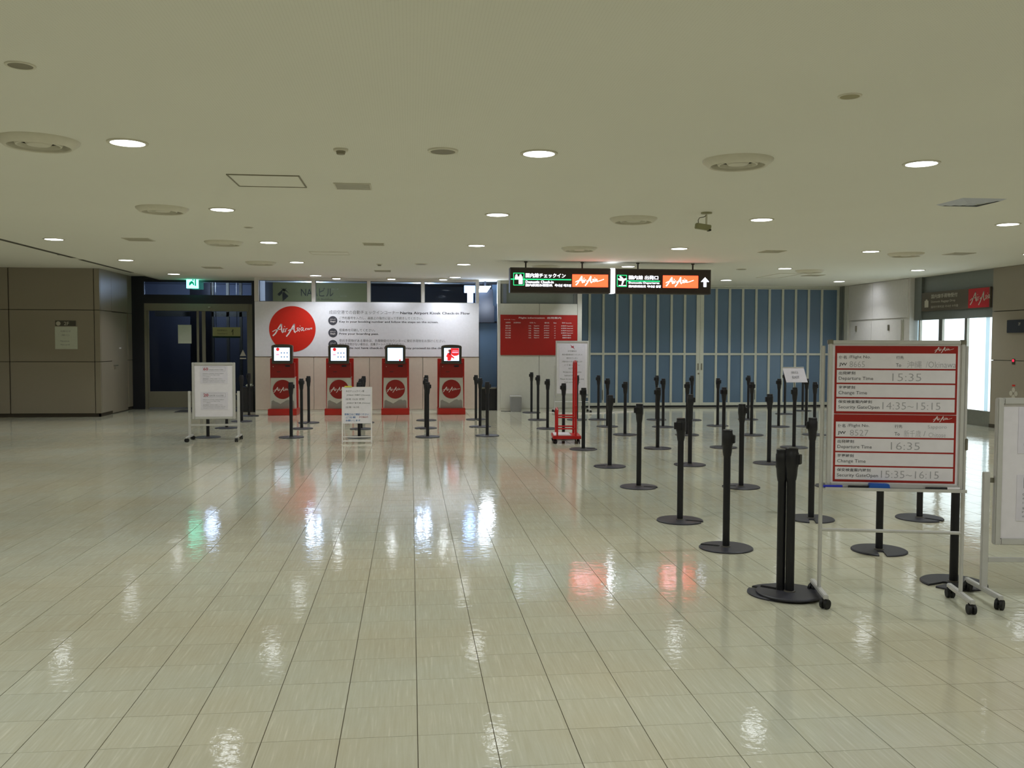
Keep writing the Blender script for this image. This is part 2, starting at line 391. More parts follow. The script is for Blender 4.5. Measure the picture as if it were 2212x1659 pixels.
# ---- dark hall beyond the glass
st(G().box(-13, 14, 28.0, 28.2, 0, 3.6).build('wall_outer', 'hall_wall', smooth=False))
st(G().box(-13, 14, 27.4, 27.6, 0, 2.5).build('wall_outer_low', 'hall_dark', smooth=False))
hc = st(G().box(-13, 2.2, 22.4, 28, 3.25, 3.35).build('ceiling_2', 'hall_wall', smooth=False))
st(G().box(-3.50, -3.42, 22.02, 28, 0, 3.25).build('wall_hall', 'hall_dark', smooth=False))
st(G().box(2.10, 2.18, 20.9, 24.5, 0, 3.25).build('wall_passage', 'hall_wall', smooth=False))
g = G()
for x in (-5.0, -4.62, -4.30, -4.0): g.box(x - .035, x + .035, 24.0, 24.08, 0, 3.25)
g.box(-6.4, -3.5, 24.0, 24.08, 2.2, 2.32); st(g.build('trim_2', 'steel_dull', smooth=False))
st(G().box(-5.5, -5.0, 23.8, 23.95, 0, 3.25).box(-3.85, -3.6, 23.6, 23.95, 0, 3.25).build('trim_3', 'black_frame', smooth=False))
for x, y, z in ((-4.9, 23.2, 2.9), (-5.6, 26.2, 2.8), (-2.3, 22.1, 2.9), (.3, 22.1, 2.9), (1.75, 20.95, 2.4)):  # fill lights added to lift the hall and passage, no fixtures there
    la = bpy.data.lights.new('hall_fill', 'POINT'); la.energy = HALL * (.16 if y < 21.5 else .7 if y < 22.5 else .35 if y < 24 else 1); la.color = (.84, .91, 1.); la.shadow_soft_size = .15
    lo = bpy.data.objects.new('hall_fill', la); COL.objects.link(lo); lo.location = (x, y, z)
t = thing('hanging_sign', 'yellow hanging sign with black up arrow behind the glass door', 'sign', (-4.50, 23.2, 1.66))
G().box(-.33, .33, 0, .04, .04, .26).build('board', 'yellow_sign', t)
G().box(-.33, .33, -.005, .045, 0, .04).build('green_edge', 'green_strip', t)
G().text('成田空港 第2ビル', -.22, .16, .045, .24, -.003).text('Terminal 2', -.22, .09, .03, .24, -.003).text('↑', .12, .07, .15, .07, -.003, .03).build('lettering', 'ink_olive', t, smooth=False)
for x in (-.25, .25): G().tube([(x, .02, .26), (x, .02, 1.59)], .008).build('hanger', 'steel', t)

# ---- kiosk wall
KY = 20.75
wb_ = st(G().box(-3.42, 1.54, KY + .04, KY + .16, 0, 2.455).box(-3.42, 1.54, KY + .04, KY + .16, 2.925, CEIL).build('wall_back', 'white_wall', smooth=False))
G().box(-3.42, 1.54, KY, KY + .04, 2.925, CEIL).build('top_rail', 'white_wall', wb_)
for x0, x1 in ((-3.42, -3.325), (-2.181, -2.101), (-.964, -.892), (.239, .311), (1.467, 1.54)):
    G().box(x0, x1, KY, KY + .16, 2.455, 2.925).build('mullion', 'white_wall', wb_)
for x0, x1 in ((-3.42, -2.145), (-2.14, -.92), (-.915, .27), (.275, 1.54)):
    G().box(x0 + .002, x1 - .002, KY, KY + .04, .06, 1.232).build('wall_panel', 'cream_panel', wb_, .0015)
G().box(-3.42, -3.38, KY + .04, KY + 1.25, 0, CEIL).build('return_wall', 'white_wall', wb_, smooth=False)
st(G().box(-3.42, 1.54, KY + .005, KY + .04, 0, .058).build('baseboard_back', 'info_wall', smooth=False))
for k, (x0, x1) in enumerate(((-3.325, -2.181), (-2.101, -.964), (-.892, .239), (.311, 1.467))):
    wi = st(G().ring(x0, x1, 2.455, 2.925, .012, KY + .07, KY + .11).build('window_%d' % (k + 1), 'grey_header', smooth=False))
    G().box(x0 + .012, x1 - .012, KY + .085, KY + .093, 2.467, 2.913).build('pane', 'glass', wi, smooth=False)
t = thing('direction_sign', 'olive hanging sign with up arrow seen through the first two transom windows', 'sign', (-2.45, 23.5, 2.55))
G().box(-1.4, 1.36, 0, .12, -.4, .52).build('case', 'olive_sign', t)
G().text('↑', -.86, .02, .36, .32, -.004, .04).text('NAAビル', -.28, .16, .22, .80, -.004).text('NAA Building', .0, .06, .05, .5, -.004).build('lettering', 'ink_olive', t, smooth=False)
for x in (-1.1, 1.1): G().tube([(x, .06, .52), (x, .06, .7)], .015).build('hanger', 'steel', t)
st(G().box(1.22, 1.46, 20.98, 21.0, 2.70, 2.86).box(1.29, 1.42, 20.98, 21.0, 2.455, 2.70).build('window_8', 'glare_glow', smooth=False))  # glowing sheet set behind the pane for the bright glare there
st(G().add([(1.56, 21.1, 2.72), (1.74, 21.1, 2.72), (1.84, 21.1, 2.86), (1.58, 21.1, 2.86)], [(0, 1, 2, 3)]).build('window_9', 'glare_glow', smooth=False))  # second glowing sheet, carries the glare on into the passage
# narrow passage right of the kiosk wall
wi = st(G().box(1.54, 1.60, 21.45, 21.5, 0, CEIL).box(1.60, 2.10, 21.45, 21.5, 2.92, CEIL).box(1.60, 2.10, 21.45, 21.5, 2.02, 2.06).build('window_6', 'black_frame', smooth=False))
G().box(1.6, 2.10, 21.47, 21.478, .53, 2.03).build('pane', 'frosted', wi, smooth=False)
G().box(1.9, 2.10, 21.47, 21.478, 2.06, 2.92).build('pane', 'frosted', wi, smooth=False)
tag(G().box(1.56, 1.93, 21.25, 21.38, 2.03, 2.42).box(1.58, 1.9, 21.25, 21.36, 2.42, 2.80).box(1.70, 1.74, 21.28, 21.32, 2.80, CEIL).build('hung_monitor', 'monitor', bevel=.0), 'dark monitor hanging high in the narrow passage', 'monitor')
t = thing('cabinet', 'low black cabinet at the foot of the narrow passage', 'cabinet', (1.84, 21.2, 0))
G().box(-.26, .24, -.15, .2, .0, .50).build('body', 'bin_black', t, .006)
G().box(-.27, .25, -.16, .21, .50, .525).build('top_edge', 'steel', t, .003)
# ---- wall with the flight board
IY = 20.85
wi_ = st(G().box(1.97, 3.92, IY + .04, IY + .16, 0, 2.455).box(1.97, 3.92, IY + .04, IY + .16, 2.91, CEIL).box(1.97, 2.035, IY, IY + .16, 0, CEIL)
   .box(3.82, 3.92, IY, IY + 1.05, 0, CEIL).build('wall_info', 'info_wall', smooth=False))
for x0, x1 in ((2.035, 2.93), (2.933, 3.815)):
    G().box(x0 + .002, x1 - .002, IY, IY + .04, .06, 2.455).build('wall_panel', 'info_wall', wi_, .0015)
wi = st(G().ring(2.035, 3.815, 2.455, 2.91, .012, IY + .04, IY + .1).box(2.06, 2.10, IY + .05, IY + .1, 2.47, 2.9).box(3.74, 3.80, IY + .05, IY + .1, 2.47, 2.9).build('window_7', 'grey_header', smooth=False))
G().box(2.047, 3.803, IY + .10, IY + .12, 2.467, 2.898).build('pane', 'grey_glass', wi, smooth=False)
st(G().box(2.035, 3.815, IY + .005, IY + .04, 0, .058).build('baseboard_info', 'info_wall', smooth=False))
# ---- folding glass doors
DY = 21.85
edges = [4.0, 4.30, 4.64, 4.977, 5.316, 5.655, 5.99, 6.33, 6.665, 7.05, 7.46, 7.797, 8.13, 8.47, 8.81, 9.15, 9.485, 9.82, 10.16, 10.58]
tr = st(G().box(3.92, 10.65, DY - .03, DY + .14, 2.93, CEIL).box(10.58, 10.62, DY - .02, DY + .10, 0, 2.93).box(3.92, 4.0, DY - .02, DY + .1, 0, 2.93).build('trim_4', 'folding_frame', smooth=False))
st(G().box(3.92, 10.62, DY - .01, DY + .09, 0.0, .03).build('trim_5', 'black_frame', smooth=False))
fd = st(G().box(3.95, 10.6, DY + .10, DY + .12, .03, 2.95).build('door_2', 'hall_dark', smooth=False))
for k in range(len(edges) - 1):
    x0, x1 = edges[k] + .002, edges[k + 1] - .002
    s0 = .092 if k == 9 else .025; s1 = .092 if k == 8 else .025
    if k == 9: s0 = .09
    lf = G().box(x0, x0 + s0, DY, DY + .06, .04, 2.925).box(x1 - s1, x1, DY, DY + .06, .04, 2.925)
    lf.box(x0 + s0, x1 - s1, DY, DY + .06, .04, .11).box(x0 + s0, x1 - s1, DY, DY + .06, 1.275, 1.325).box(x0 + s0, x1 - s1, DY, DY + .06, 2.90, 2.925)
    lf = lf.build('door_leaf', 'folding_frame', fd, smooth=False)
    G().box(x0 + s0, x1 - s1, DY + .025, DY + .035, .11, 1.275).build('pane', 'frosted', lf, smooth=False)
    G().box(x0 + s0, x1 - s1, DY + .025, DY + .035, 1.325, 2.90).build('pane', 'frosted', lf, smooth=False)
    if k in (1, 5, 12, 16): G().box(x1 - .018, x1 - .004, DY - .02, DY, .18, .42).build('flush_bolt', 'steel_dull', lf, smooth=False)
    if k in (8, 9):
        xa = x1 - .055 if k == 8 else x0 + .03
        G().box(xa, xa + .026, DY - .014, DY, .91, 1.07).build('pull_handle', 'steel_dull', lf, smooth=False)
G().disc(7.02, .82, .022, DY - .012, DY).build('keyhole', 'steel_dull', fd)
# ---- right side: white wall with cupboard doors
wr = st(G().box(10.68, 11.0, 18.72, 22.1, 0, CEIL).build('wall_right', 'white_wall', smooth=False))
st(G().box(10.60, 10.70, 21.62, 21.86, 0, CEIL).build('trim_6', 'grey_header', smooth=False))
st(G().box(10.63, 10.69, 21.46, 21.62, 0, CEIL).build('trim_7', 'info_wall', smooth=False))
for y0, y1, z0, z1 in ((20.28, 21.45, 2.135, CEIL - .01), (18.76, 20.275, 2.135, CEIL - .01)):
    G().box(10.65, 10.69, y0, y1, z0, z1).build('wall_panel', 'white_wall', wr, .0015)
dd = st(G().box(10.66, 10.69, 18.95, 21.3, .03, 2.10).build('door_4', 'info_wall', smooth=False))
for y0, y1, hy in ((20.275, 21.28, 20.98), (18.98, 20.27, 19.48)):
    lf = G().box(10.63, 10.66, y0 + .003, y1 - .003, .04, 2.09).build('door_leaf', 'white_wall', dd, .002)
    G().box(10.60, 10.63, hy - .02, hy + .02, 1.86, 1.99).build('door_handle', 'steel_dull', lf, .003)
# ---- right side: bright portal
RX = 10.82
wp = st(G().box(RX + .02, 11.0, 16.05, 18.75, 2.64, CEIL).box(RX, 11.0, 16.05, 18.75, 2.07, 2.25).box(RX - .04, RX + .06, 18.45, 18.75, 2.07, CEIL).build('wall_portal', 'grey_header', smooth=False))
d = st(G().box(RX, 10.95, 16.1, 18.75, .0, .295).box(RX, 10.95, 17.72, 17.85, .295, 2.07).box(RX, 10.95, 16.88, 16.96, .295, 2.07).box(RX, 10.93, 18.55, 18.6, .295, 2.07).build('door_5', 'steel', smooth=False))
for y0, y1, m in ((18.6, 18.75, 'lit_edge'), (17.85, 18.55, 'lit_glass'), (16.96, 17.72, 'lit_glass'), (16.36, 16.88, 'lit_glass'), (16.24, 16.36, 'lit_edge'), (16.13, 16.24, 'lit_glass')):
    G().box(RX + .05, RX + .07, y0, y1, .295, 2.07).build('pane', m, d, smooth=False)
# ---- right side: clad wall with lift controls
we = st(G().box(10.86, 11.1, YN, 16.10, 0, 3.0).build('wall_lift', 'brown_core', smooth=False))
y = 16.09
while y > -2:
    for z0, z1 in ((.07, 1.26), (1.27, 2.165), (2.178, 2.975)):
        G().box(10.81, 10.87, y - 1.66, y, z0, z1).build('wall_panel', 'brown_panel', we, .002)
    y -= 1.67
st(G().box(10.815, 10.87, YN, 16.12, 0, .065).build('baseboard_lift', 'brown_base', smooth=False))

# ================================================================== CEILING FIXTURES
def ordn(k): return ['first', 'second', 'third', 'fourth', 'fifth', 'sixth', 'seventh', 'eighth', 'ninth', 'tenth'][k]
protoL = None
rowsY = [6.89, 10.2, 13.45, 16.7, 19.95]
colsX = [-4.93, -2.01, .96, 4.0, 7.02, 9.67]
def unseen(x, y, z=CEIL):      # the lamp itself; where the frame does not reach it stands alone
    la = bpy.data.lights.new('ceiling_lamp', 'AREA'); la.shape = 'DISK'; la.size = .24; la.energy = LAMP; la.color = lin((247, 251, 255)); la.spread = math.radians(125)
    lo = bpy.data.objects.new('ceiling_lamp', la); COL.objects.link(lo); lo.location = (x, y, z - .011)
def light_at(x, y, label, z=CEIL):
    global protoL
    unseen(x, y, z)
    if protoL is None:
        protoL = thing('downlight', label, 'ceiling light', (x, y, z), 0, 'round recessed downlights in the ceiling')
        G().lathe([(.118, -.001), (.118, -.009), (.140, -.009), (.142, .0)][::-1], 32, cap=False).build('trim_ring', 'ceil_metal', protoL)
        G().add([(.120 * math.cos(2 * PI * i / 32), .120 * math.sin(2 * PI * i / 32), -.007) for i in range(32)], [tuple(range(31, -1, -1))]).build('lens', 'lamp', protoL, smooth=False)
        return protoL
    return dup(protoL, (x, y, z), 0, label)
for r, y in enumerate(rowsY):
    vis = [x for x in colsX if (-.425 * y < x < .72 * y)]
    if r == 4: vis = [x for x in vis if x != 4.0]
    for c, x in enumerate(vis):
        light_at(x, y, 'round downlight, %s from the left in the %s row from the camera' % (ordn(c), ordn(r)))
for x, y in ((-4.93, 6.89), (-4.93, 10.2), (9.67, 10.2), (7.02, 6.89), (9.67, 6.89)): unseen(x, y)
unseen(4.0, 19.95)     # hidden behind the hanging sign
for y in (3.65, .4, -2.85, -6.1):
    for x in colsX: unseen(x, y)
for y in (-2.85, 3.65, 10.2, 16.7):
    for x in (-11.0, -8.0): unseen(x, y, CEIL + .08)
# wall washers above the kiosks
names = ['left', 'middle', 'right']
for k, x in enumerate((-1.61, -.42, .72)):
    t = thing('wall_washer', 'small glaring wall washer above the kiosk panel, %s of three' % ('leftmost' if k == 0 else 'middle one' if k == 1 else 'rightmost'), 'ceiling light', (x, 20.42, CEIL), 0, 'wall washers above the kiosks')
    G().lathe([(.11, -.001), (.11, -.03), (.085, -.034)][::-1], 24).build('housing', 'ceil_metal', t)
    G().add([(.08 * math.cos(2 * PI * i / 24), .08 * math.sin(2 * PI * i / 24), -.036) for i in range(24)], [tuple(range(23, -1, -1))]).build('lens', 'washer', t, smooth=False)
def spot(name, loc, aim, e, ang, col=(.88, .92, 1.)):
    la = bpy.data.lights.new(name, 'SPOT'); la.energy = e; la.color = col; la.spot_size = math.radians(ang); la.spot_blend = 1.; la.shadow_soft_size = .07
    lo = bpy.data.objects.new(name, la); COL.objects.link(lo); lo.location = loc
    lo.rotation_euler = (Vector(aim) - Vector(loc)).to_track_quat('-Z', 'Y').to_euler(); return lo
for k, (x, e) in enumerate(((-1.61, .8), (-.42, 1.0), (.72, 1.7))): spot('wall_beam', (x, 20.42, CEIL - .06), (x, 20.75, 2.2), WASH * e, 120)
spot('wall_beam', (3.5, 20.3, CEIL - .05), (3.85, 20.85, 2.2), WASH * .35, 80)  # added spot without a fixture, brightens the flight board wall
spot('wall_beam', (10.15, 20.1, CEIL - .05), (10.65, 20.1, 2.0), WASH * .5, 150)
# round air diffusers
protoD = None
for k, (x, y, sz, lab) in enumerate((( -2.62, 6.9, 1, 'large round air diffuser in the ceiling, nearest on the left'), (2.53, 6.96, 1, 'large round air diffuser in the ceiling, nearest on the right'),
     (-2.63, 10.2, 1, 'round air diffuser on the left, second from the camera'), (2.53, 10.32, 1, 'round air diffuser left of the security camera'),
     (-2.64, 13.5, 1, 'round air diffuser on the left, third from the camera'), (2.51, 13.6, 1, 'round air diffuser just in front of the lit hanging sign'),
     (-2.65, 16.8, 1, 'round air diffuser on the left, farthest from the camera'), (2.5, 16.9, 1, 'round air diffuser just above the left end of the hanging sign'),
     (7.73, 13.7, 1, 'round air diffuser on the right with glinting rim'), (7.69, 17.1, 1, 'round air diffuser far right above the folding doors'))):
    if protoD is None:
        t = protoD = thing('air_diffuser', lab, 'air vent', (x, y, CEIL), 0, 'round air diffusers')
        G().lathe([(.272, 0), (.268, -.012), (.225, -.048), (.212, -.050), (.205, -.044), (.20, -.012), (.20, 0)], 40, cap=False).build('outer_ring', 'ceil_metal', t)
        G().lathe([(.165, -.010), (.15, -.038), (.14, -.040), (.13, -.012)], 32, cap=False).build('middle_ring', 'ceil_metal', t)
        G().lathe([(.095, -.012), (.075, -.036), (.0, -.042)], 32).build('inner_cone', 'ceil_metal', t)
        G().lathe([(.20, -.002), (.0, -.0041)], 32).build('throat', 'slot_dark', t)
    else: dup(protoD, (x, y, CEIL), 0, lab)
def ring_fix(name, x, y, r, lab, cat, m='ceil_grille', h=.012):
    t = thing(name, lab, cat, (x, y, CEIL))
    G().lathe([(r, 0), (r * .97, -h), (r * .8, -h)], 28, cap=False).build('rim', 'ceil_metal', t)
    G().lathe([(r * .82, -h * .9), (r * .4, -h), (0, -h)], 28).build('grille', m, t)
ring_fix('ceiling_speaker', .24, 6.88, .115, 'round grey ceiling speaker grille left of the nearest middle downlight', 'speaker')
ring_fix('cover_disc', -2.0, 5.05, .075, 'small grey round cover in the ceiling at upper left', 'ceiling disc', 'ceil_grille', .006)
ring_fix('cover_disc', 2.51, 5.09, .068, 'small yellowish round cover in the ceiling at upper right', 'ceiling disc', 'lens_off', .006)
ring_fix('cover_disc', -2.0, 11.75, .06, 'small flat round cover beyond the second left diffuser', 'ceiling disc', 'ceil_grille', .006)
ring_fix('ceiling_speaker', .19, 16.74, .12, 'round ceiling speaker far back above the kiosks', 'speaker')
ring_fix('ceiling_speaker', 6.27, 16.97, .10, 'round ceiling speaker right of the hanging sign', 'speaker')
for x, y, lab in ((-.51, 6.93, 'small white smoke detector near the left speaker grille'), (-.56, 16.85, 'tiny smoke detector far back on the ceiling above the kiosks'), (-5.93, 16.4, 'tiny detector by the ceiling slot on the left')):
    z = CEIL if x > SLOT else CEIL + .08
    t = thing('smoke_detector', lab, 'detector', (x, y, z))
    G().lathe([(.055, 0), (.055, -.012), (.05, -.016)], 24).build('base_plate', 'ceil_metal', t)
    G().lathe([(.035, -.016), (.03, -.038), (0, -.04)], 20).build('sensor', 'ceil_grille', t)
def panel_fix(name, x, y, w_, d_, lab, cat, m, slats=0, fr='ceil_metal', t_=.012):
    t = thing(name, lab, cat, (x, y, CEIL))
    f = G(); f.box(-w_ / 2, -w_ / 2 + t_, -d_ / 2, d_ / 2, -.008, 0); f.box(w_ / 2 - t_, w_ / 2, -d_ / 2, d_ / 2, -.008, 0)
    f.box(-w_ / 2 + t_, w_ / 2 - t_, -d_ / 2, -d_ / 2 + t_, -.008, 0); f.box(-w_ / 2 + t_, w_ / 2 - t_, d_ / 2 - t_, d_ / 2, -.008, 0); f.build('frame', fr, t, smooth=False)
    G().box(-w_ / 2 + t_, w_ / 2 - t_, -d_ / 2 + t_, d_ / 2 - t_, -.003, 0).build('panel', m, t, smooth=False)
    for i in range(slats):
        yy = -d_ / 2 + t_ + (i + .5) * (d_ - 2 * t_) / slats
        G().box(-w_ / 2 + t_, w_ / 2 - t_, yy - .004, yy + .004, -.012, -.003).build('slat', fr, t, smooth=False)
panel_fix('access_hatch', -1.25, 8.36, .61, .59, 'square ceiling access hatch with thin grey frame on the left', 'hatch', 'ceiling', fr='ceil_grille')
panel_fix('access_hatch', -1.28, 14.95, .61, .45, 'square ceiling access hatch with bright edges farther back', 'hatch', 'ceiling')
panel_fix('access_hatch', 7.65, 18.5, .5, 1.3, 'long pale ceiling hatch above the folding doors', 'hatch', 'ceiling')
for x, y, w_, d_, m, lab in ((-.52, 8.54, .33, .33, 'grille_blue', 'bluish grey square ceiling grille right of the near hatch'), (-3.76, 13.33, .36, .36, 'ceil_grille', 'dark ceiling grille at left by the third downlight row'),
     (-.53, 13.48, .31, .31, 'ceil_grille', 'dark ceiling grille in the middle distance above the kiosks'), (-3.76, 18.16, .36, .36, 'slot_dark', 'dark ceiling grille near the exit sign'), (-.55, 18.47, .33, .36, 'slot_dark', 'dark ceiling grille just before the wall washers'),
     (5.54, 13.68, .34, .34, 'ceil_grille', 'dark ceiling grille beyond the security camera'), (8.3, 18.3, .36, .4, 'ceil_grille', 'dark ceiling grille far right above the folding doors'), (8.55, 13.6, .36, .34, 'ceil_grille', 'faint ceiling grille right of the glinting diffuser')):
    panel_fix('ceiling_grille', x, y, w_, d_, lab, 'air vent', m, 6)
t = thing('ceiling_diffuser', 'square pyramid ceiling diffuser at upper right, bluish', 'air vent', (5.57, 8.68, CEIL))
for i, s in enumerate((.23, .17, .11, .05)):
    f = G(); z = -.006 - .006 * i
    f.add([(-s, -s, 0 if i == 0 else z), (s, -s, 0 if i == 0 else z), (s, s, 0 if i == 0 else z), (-s, s, 0 if i == 0 else z)] + [(a * (s - .04), b * (s - .04), z - .012) for a, b in ((-1, -1), (1, -1), (1, 1), (-1, 1))],
          [(0, 4, 5, 1), (1, 5, 6, 2), (2, 6, 7, 3), (3, 7, 4, 0)]); f.build('vane', 'grille_blue', t, smooth=False)
G().box(-.04, .04, -.04, .04, -.03, -.024).build('centre_plate', 'grille_blue', t, smooth=False)
# CCTV camera
t = thing('security_camera', 'small beige security camera hanging from the ceiling with a looped cable', 'camera', (3.20, 9.75, CEIL))
G().lathe([(.06, 0), (.06, -.012), (.02, -.016)], 20).build('mount_plate', 'camera_shell', t)
G().tube([(0, 0, -.01), (0, 0, -.13)], .011).build('stem', 'ceil_metal', t)
G().box(-.10, .07, -.03, .03, -.19, -.13).xform(Matrix.Translation((0, 0, 0)) @ Matrix.Rotation(.14, 4, 'Y')).build('housing', 'camera_shell', t, .006)
G().box(.02, .045, -.035, .035, -.20, -.185).build('lens_port', 'ink_olive', t, smooth=False)
G().tube([(0, -.005, -.03), (-.03, -.01, -.05), (-.08, -.01, -.06), (-.095, -.01, -.085), (-.09, -.01, -.14)], .004).build('cable', 'slot_dark', t)

# ================================================================== HANGING SIGN
def hanging(name, label, x0, x1, rods):
    t = thing(name, label, 'sign', (x0, 15.85, 2.43)); wd = x1 - x0
    G().box(0, wd, 0, .22, 0, .435).build('case', 'sign_case', t, .004)
    G().quad(.02, wd - .02, .02, .415, -.002).build('face', 'sign_face', t, smooth=False)
    for r in rods: G().tube([(r - x0, .11, .435), (r - x0, .11, .53)], .014).lathe([(.03, .530), (.03, .55)], 16, r - x0, .11).build('hanger_rod', 'sign_case', t)
    return t
t = hanging('overhead_sign', 'illuminated overhead sign for domestic check-in, left half with luggage symbol', 1.715, 3.49, (2.0, 3.0))
g = G(); g.text('国内線チェックイン', .27, .262, .075, .70, -.006, .012).text('Domestic Check-in', .27, .165, .045, .49, -.006, .01).text('国内航班办理登机', .27, .108, .045, .47, -.006, .01).text('국내선 체크인', .78, .108, .045, .29, -.006, .01)
g.box(.085, .165, -.008, -.004, .23, .275).box(.15, .215, -.008, -.004, .15, .275).disc(.11, .295, .018, -.008, -.004, 12).disc(.18, .295, .018, -.008, -.004, 12); g.build('lettering', 'glow_text', t, smooth=False)
g = G().ring(.055, .245, .125, .34, .010, -.007, -.003); g.box(.01, 1.07, -.0075, -.0035, .222, .240); g.build('green_line', 'glow_green', t, smooth=False)
lp = G().quad(1.09, 1.725, .108, .325, -.004).build('logo_panel', 'glow_red', t, smooth=False)
G().logo(1.15, .14, .50, -.007, False, True).build('logo', 'glow_white', lp, smooth=False)
G().box(1.775, 1.845, -.01, .23, .005, .44).build('light_strip', 'glow_white', t, smooth=False)
t = hanging('overhead_sign', 'illuminated overhead sign for domestic departures, right half with plane and arrow', 3.57, 5.30, (4.0, 5.0))
g = G(); g.text('国内線 出発口', .24, .248, .07, .53, -.006, .012).text('Domestic Departures', .24, .165, .042, .55, -.006, .01).text('国内航班出发', .24, .108, .042, .31, -.006, .01).text('국내선 출발', .57, .108, .042, .25, -.006, .01)
px = [(.05, .26), (.085, .26), (.12, .235), (.075, .30), (.10, .31), (.155, .255), (.20, .27), (.215, .255), (.20, .24), (.165, .232), (.135, .155), (.115, .155), (.13, .22), (.09, .225), (.065, .235)]
g.add([(x - .005, -.006, z) for x, z in px], [tuple(range(len(px)))]); g.box(.06, .19, -.008, -.004, .137, .145)
g.add([(x + 1.62, -.006, z) for x, z in ((-.025, .13), (.025, .13), (.025, .22), (.075, .22), (0, .30), (-.075, .22), (-.025, .22))], [(0, 1, 2, 6), (3, 4, 5)]); g.build('lettering', 'glow_text', t, smooth=False)
g = G().ring(.03, .205, .12, .325, .010, -.007, -.003); g.box(.205, .80, -.0075, -.0035, .213, .230); g.build('green_line', 'glow_green', t, smooth=False)
lp = G().quad(.855, 1.495, .108, .325, -.004).build('logo_panel', 'glow_red', t, smooth=False)
G().logo(.91, .14, .50, -.007, False, True).build('logo', 'glow_white', lp, smooth=False)
# exit sign by the automatic door
t = thing('exit_sign', 'small glowing green emergency exit sign above the automatic door', 'sign', (-4.95, PY - .25, 2.80))
G().box(-.125, .125, 0, .08, -.02, .22).build('case', 'exit_green', t, smooth=False)
g = G().disc(.02, .165, .018, -.004, -.002, 12); g.add([(-.06, -.003, .11), (-.01, -.003, .15), (.03, -.003, .12), (.055, -.003, .05), (.03, -.003, .045), (.0, -.003, .09), (-.05, -.003, .04), (-.07, -.003, .05)], [(0, 1, 2, 3, 4, 5, 6, 7)])
g.box(.06, .09, -.004, -.002, .03, .18); g.build('pictogram', 'exit_ink', t, smooth=False)

# ================================================================== WALL THINGS
t = thing('wall_graphic', 'large white check-in instruction panel with red logo disc above the kiosks', 'sign', (-.93, KY, 1.24))
G().box(-2.485, 2.465, -.012, .04, 0, 1.21).build('panel', 'graphic_white', t, .002)
ld = G().disc(-1.67, .61, .505, -.016, -.013, 64).build('logo_disc', 'logo_red', t)
G().logo(-2.10, .455, .86, -.02).build('logo', 'print_white', ld, smooth=False)
X = lambda v: v + .93
Z = lambda v: v - 1.24
g = G(); Y_ = -.0135
g.text('成田空港での自動チェックインコーナー', X(-1.80), Z(2.185), .085, 1.54, Y_)
for z, a, b in ((2.07, 'ご予約番号を入力し、画面上の指示に従って手続きしてください。', 1.85), (1.80, '搭乗券を印刷してください。', .79),
                (1.565, '受託手荷物がある場合は、手荷物受付カウンターに受託手荷物をお預けください。', 2.36), (1.485, '受託手荷物がない場合は、搭乗ゲートへお進みください。', 1.45)):
    g.text(a, X(-1.58), Z(z), .062, b, Y_)
g.build('lettering', 'ink_grey', t, smooth=False)
g = G()
g.text('Narita Airport Kiosk Check-in Flow', X(-.23), Z(2.175), .075, 1.56, Y_, .02)
g.text('Key in your booking number and follow the steps on the screen.', X(-1.58), Z(1.985), .055, 2.2, Y_, .016)
g.text('Print your boarding pass.', X(-1.58), Z(1.715), .055, .87, Y_, .016)
g.text('If you do not have check-in baggage, you may proceed to the departure gate.', X(-1.58), Z(1.40), .055, 2.72, Y_, .016)
g.build('lettering', 'ink_dark', t, smooth=False)
for k, z in enumerate((2.04, 1.77, 1.51)):
    s = G().disc(X(-1.72), Z(z), .10, -.0155, -.0125, 32).build('step_disc', 'ink_dark', t)
    G().text('ステップ', X(-1.72), Z(z) + .01, .032, .12, -.017, .01, 'c').text('Step%d' % (k + 1), X(-1.72), Z(z) - .045, .04, .11, -.017, .02, 'c').build('lettering', 'print_white', s, smooth=False)
t = thing('flight_board', 'red flight information board with columns of small white text', 'sign', (2.925, IY, 1.28))
G().box(-.888, .888, -.02, -.001, 0, .92).build('panel', 'red_board', t, .003)
g = G(); g.text('Flight information  出発案内', -.47, .825, .05, .98, -.022, .01).text('本日の便 / Today', -.81, .80, .018, .26, -.022)
for x, w_, a in ((-.77, .11, '出発時刻'), (-.59, .16, '変更時刻'), (-.22, .14, '行先 To'), (.12, .11, '便名'), (.33, .07, 'Gate'), (.53, .22, '備考 Remarks')): g.text(a, x, .725, .03, w_, -.022)
dest = [('8521', 'Sapporo', '08:05'), ('8541', 'Fukuoka', '09:20'), ('8661', 'Okinawa', '11:10'), ('8523', 'Sapporo', '12:45'), ('8665', 'Okinawa', '15:35'), ('8527', 'Sapporo', '16:35')]
for i, (f_, dst, tm_) in enumerate(dest):
    z = .655 - i * .054
    g.text(tm_, -.775, z, .026, .12, -.022, .01).text('行先', -.245, z, .024, .06, -.022, .01).text(dst, -.12, z, .026, .12, -.022, .01)
    g.text('JW' + f_, .11, z, .026, .12, -.022, .01).text(str(61 + i), .35, z, .022, .03, -.022).text('出発済 Departed' if i < 4 else '搭乗手続中', .51 + (.03 if i > 3 else 0), z, .028, .27 if i < 4 else .2, -.022, .01)
g.build('lettering', 'print_white', t, smooth=False)
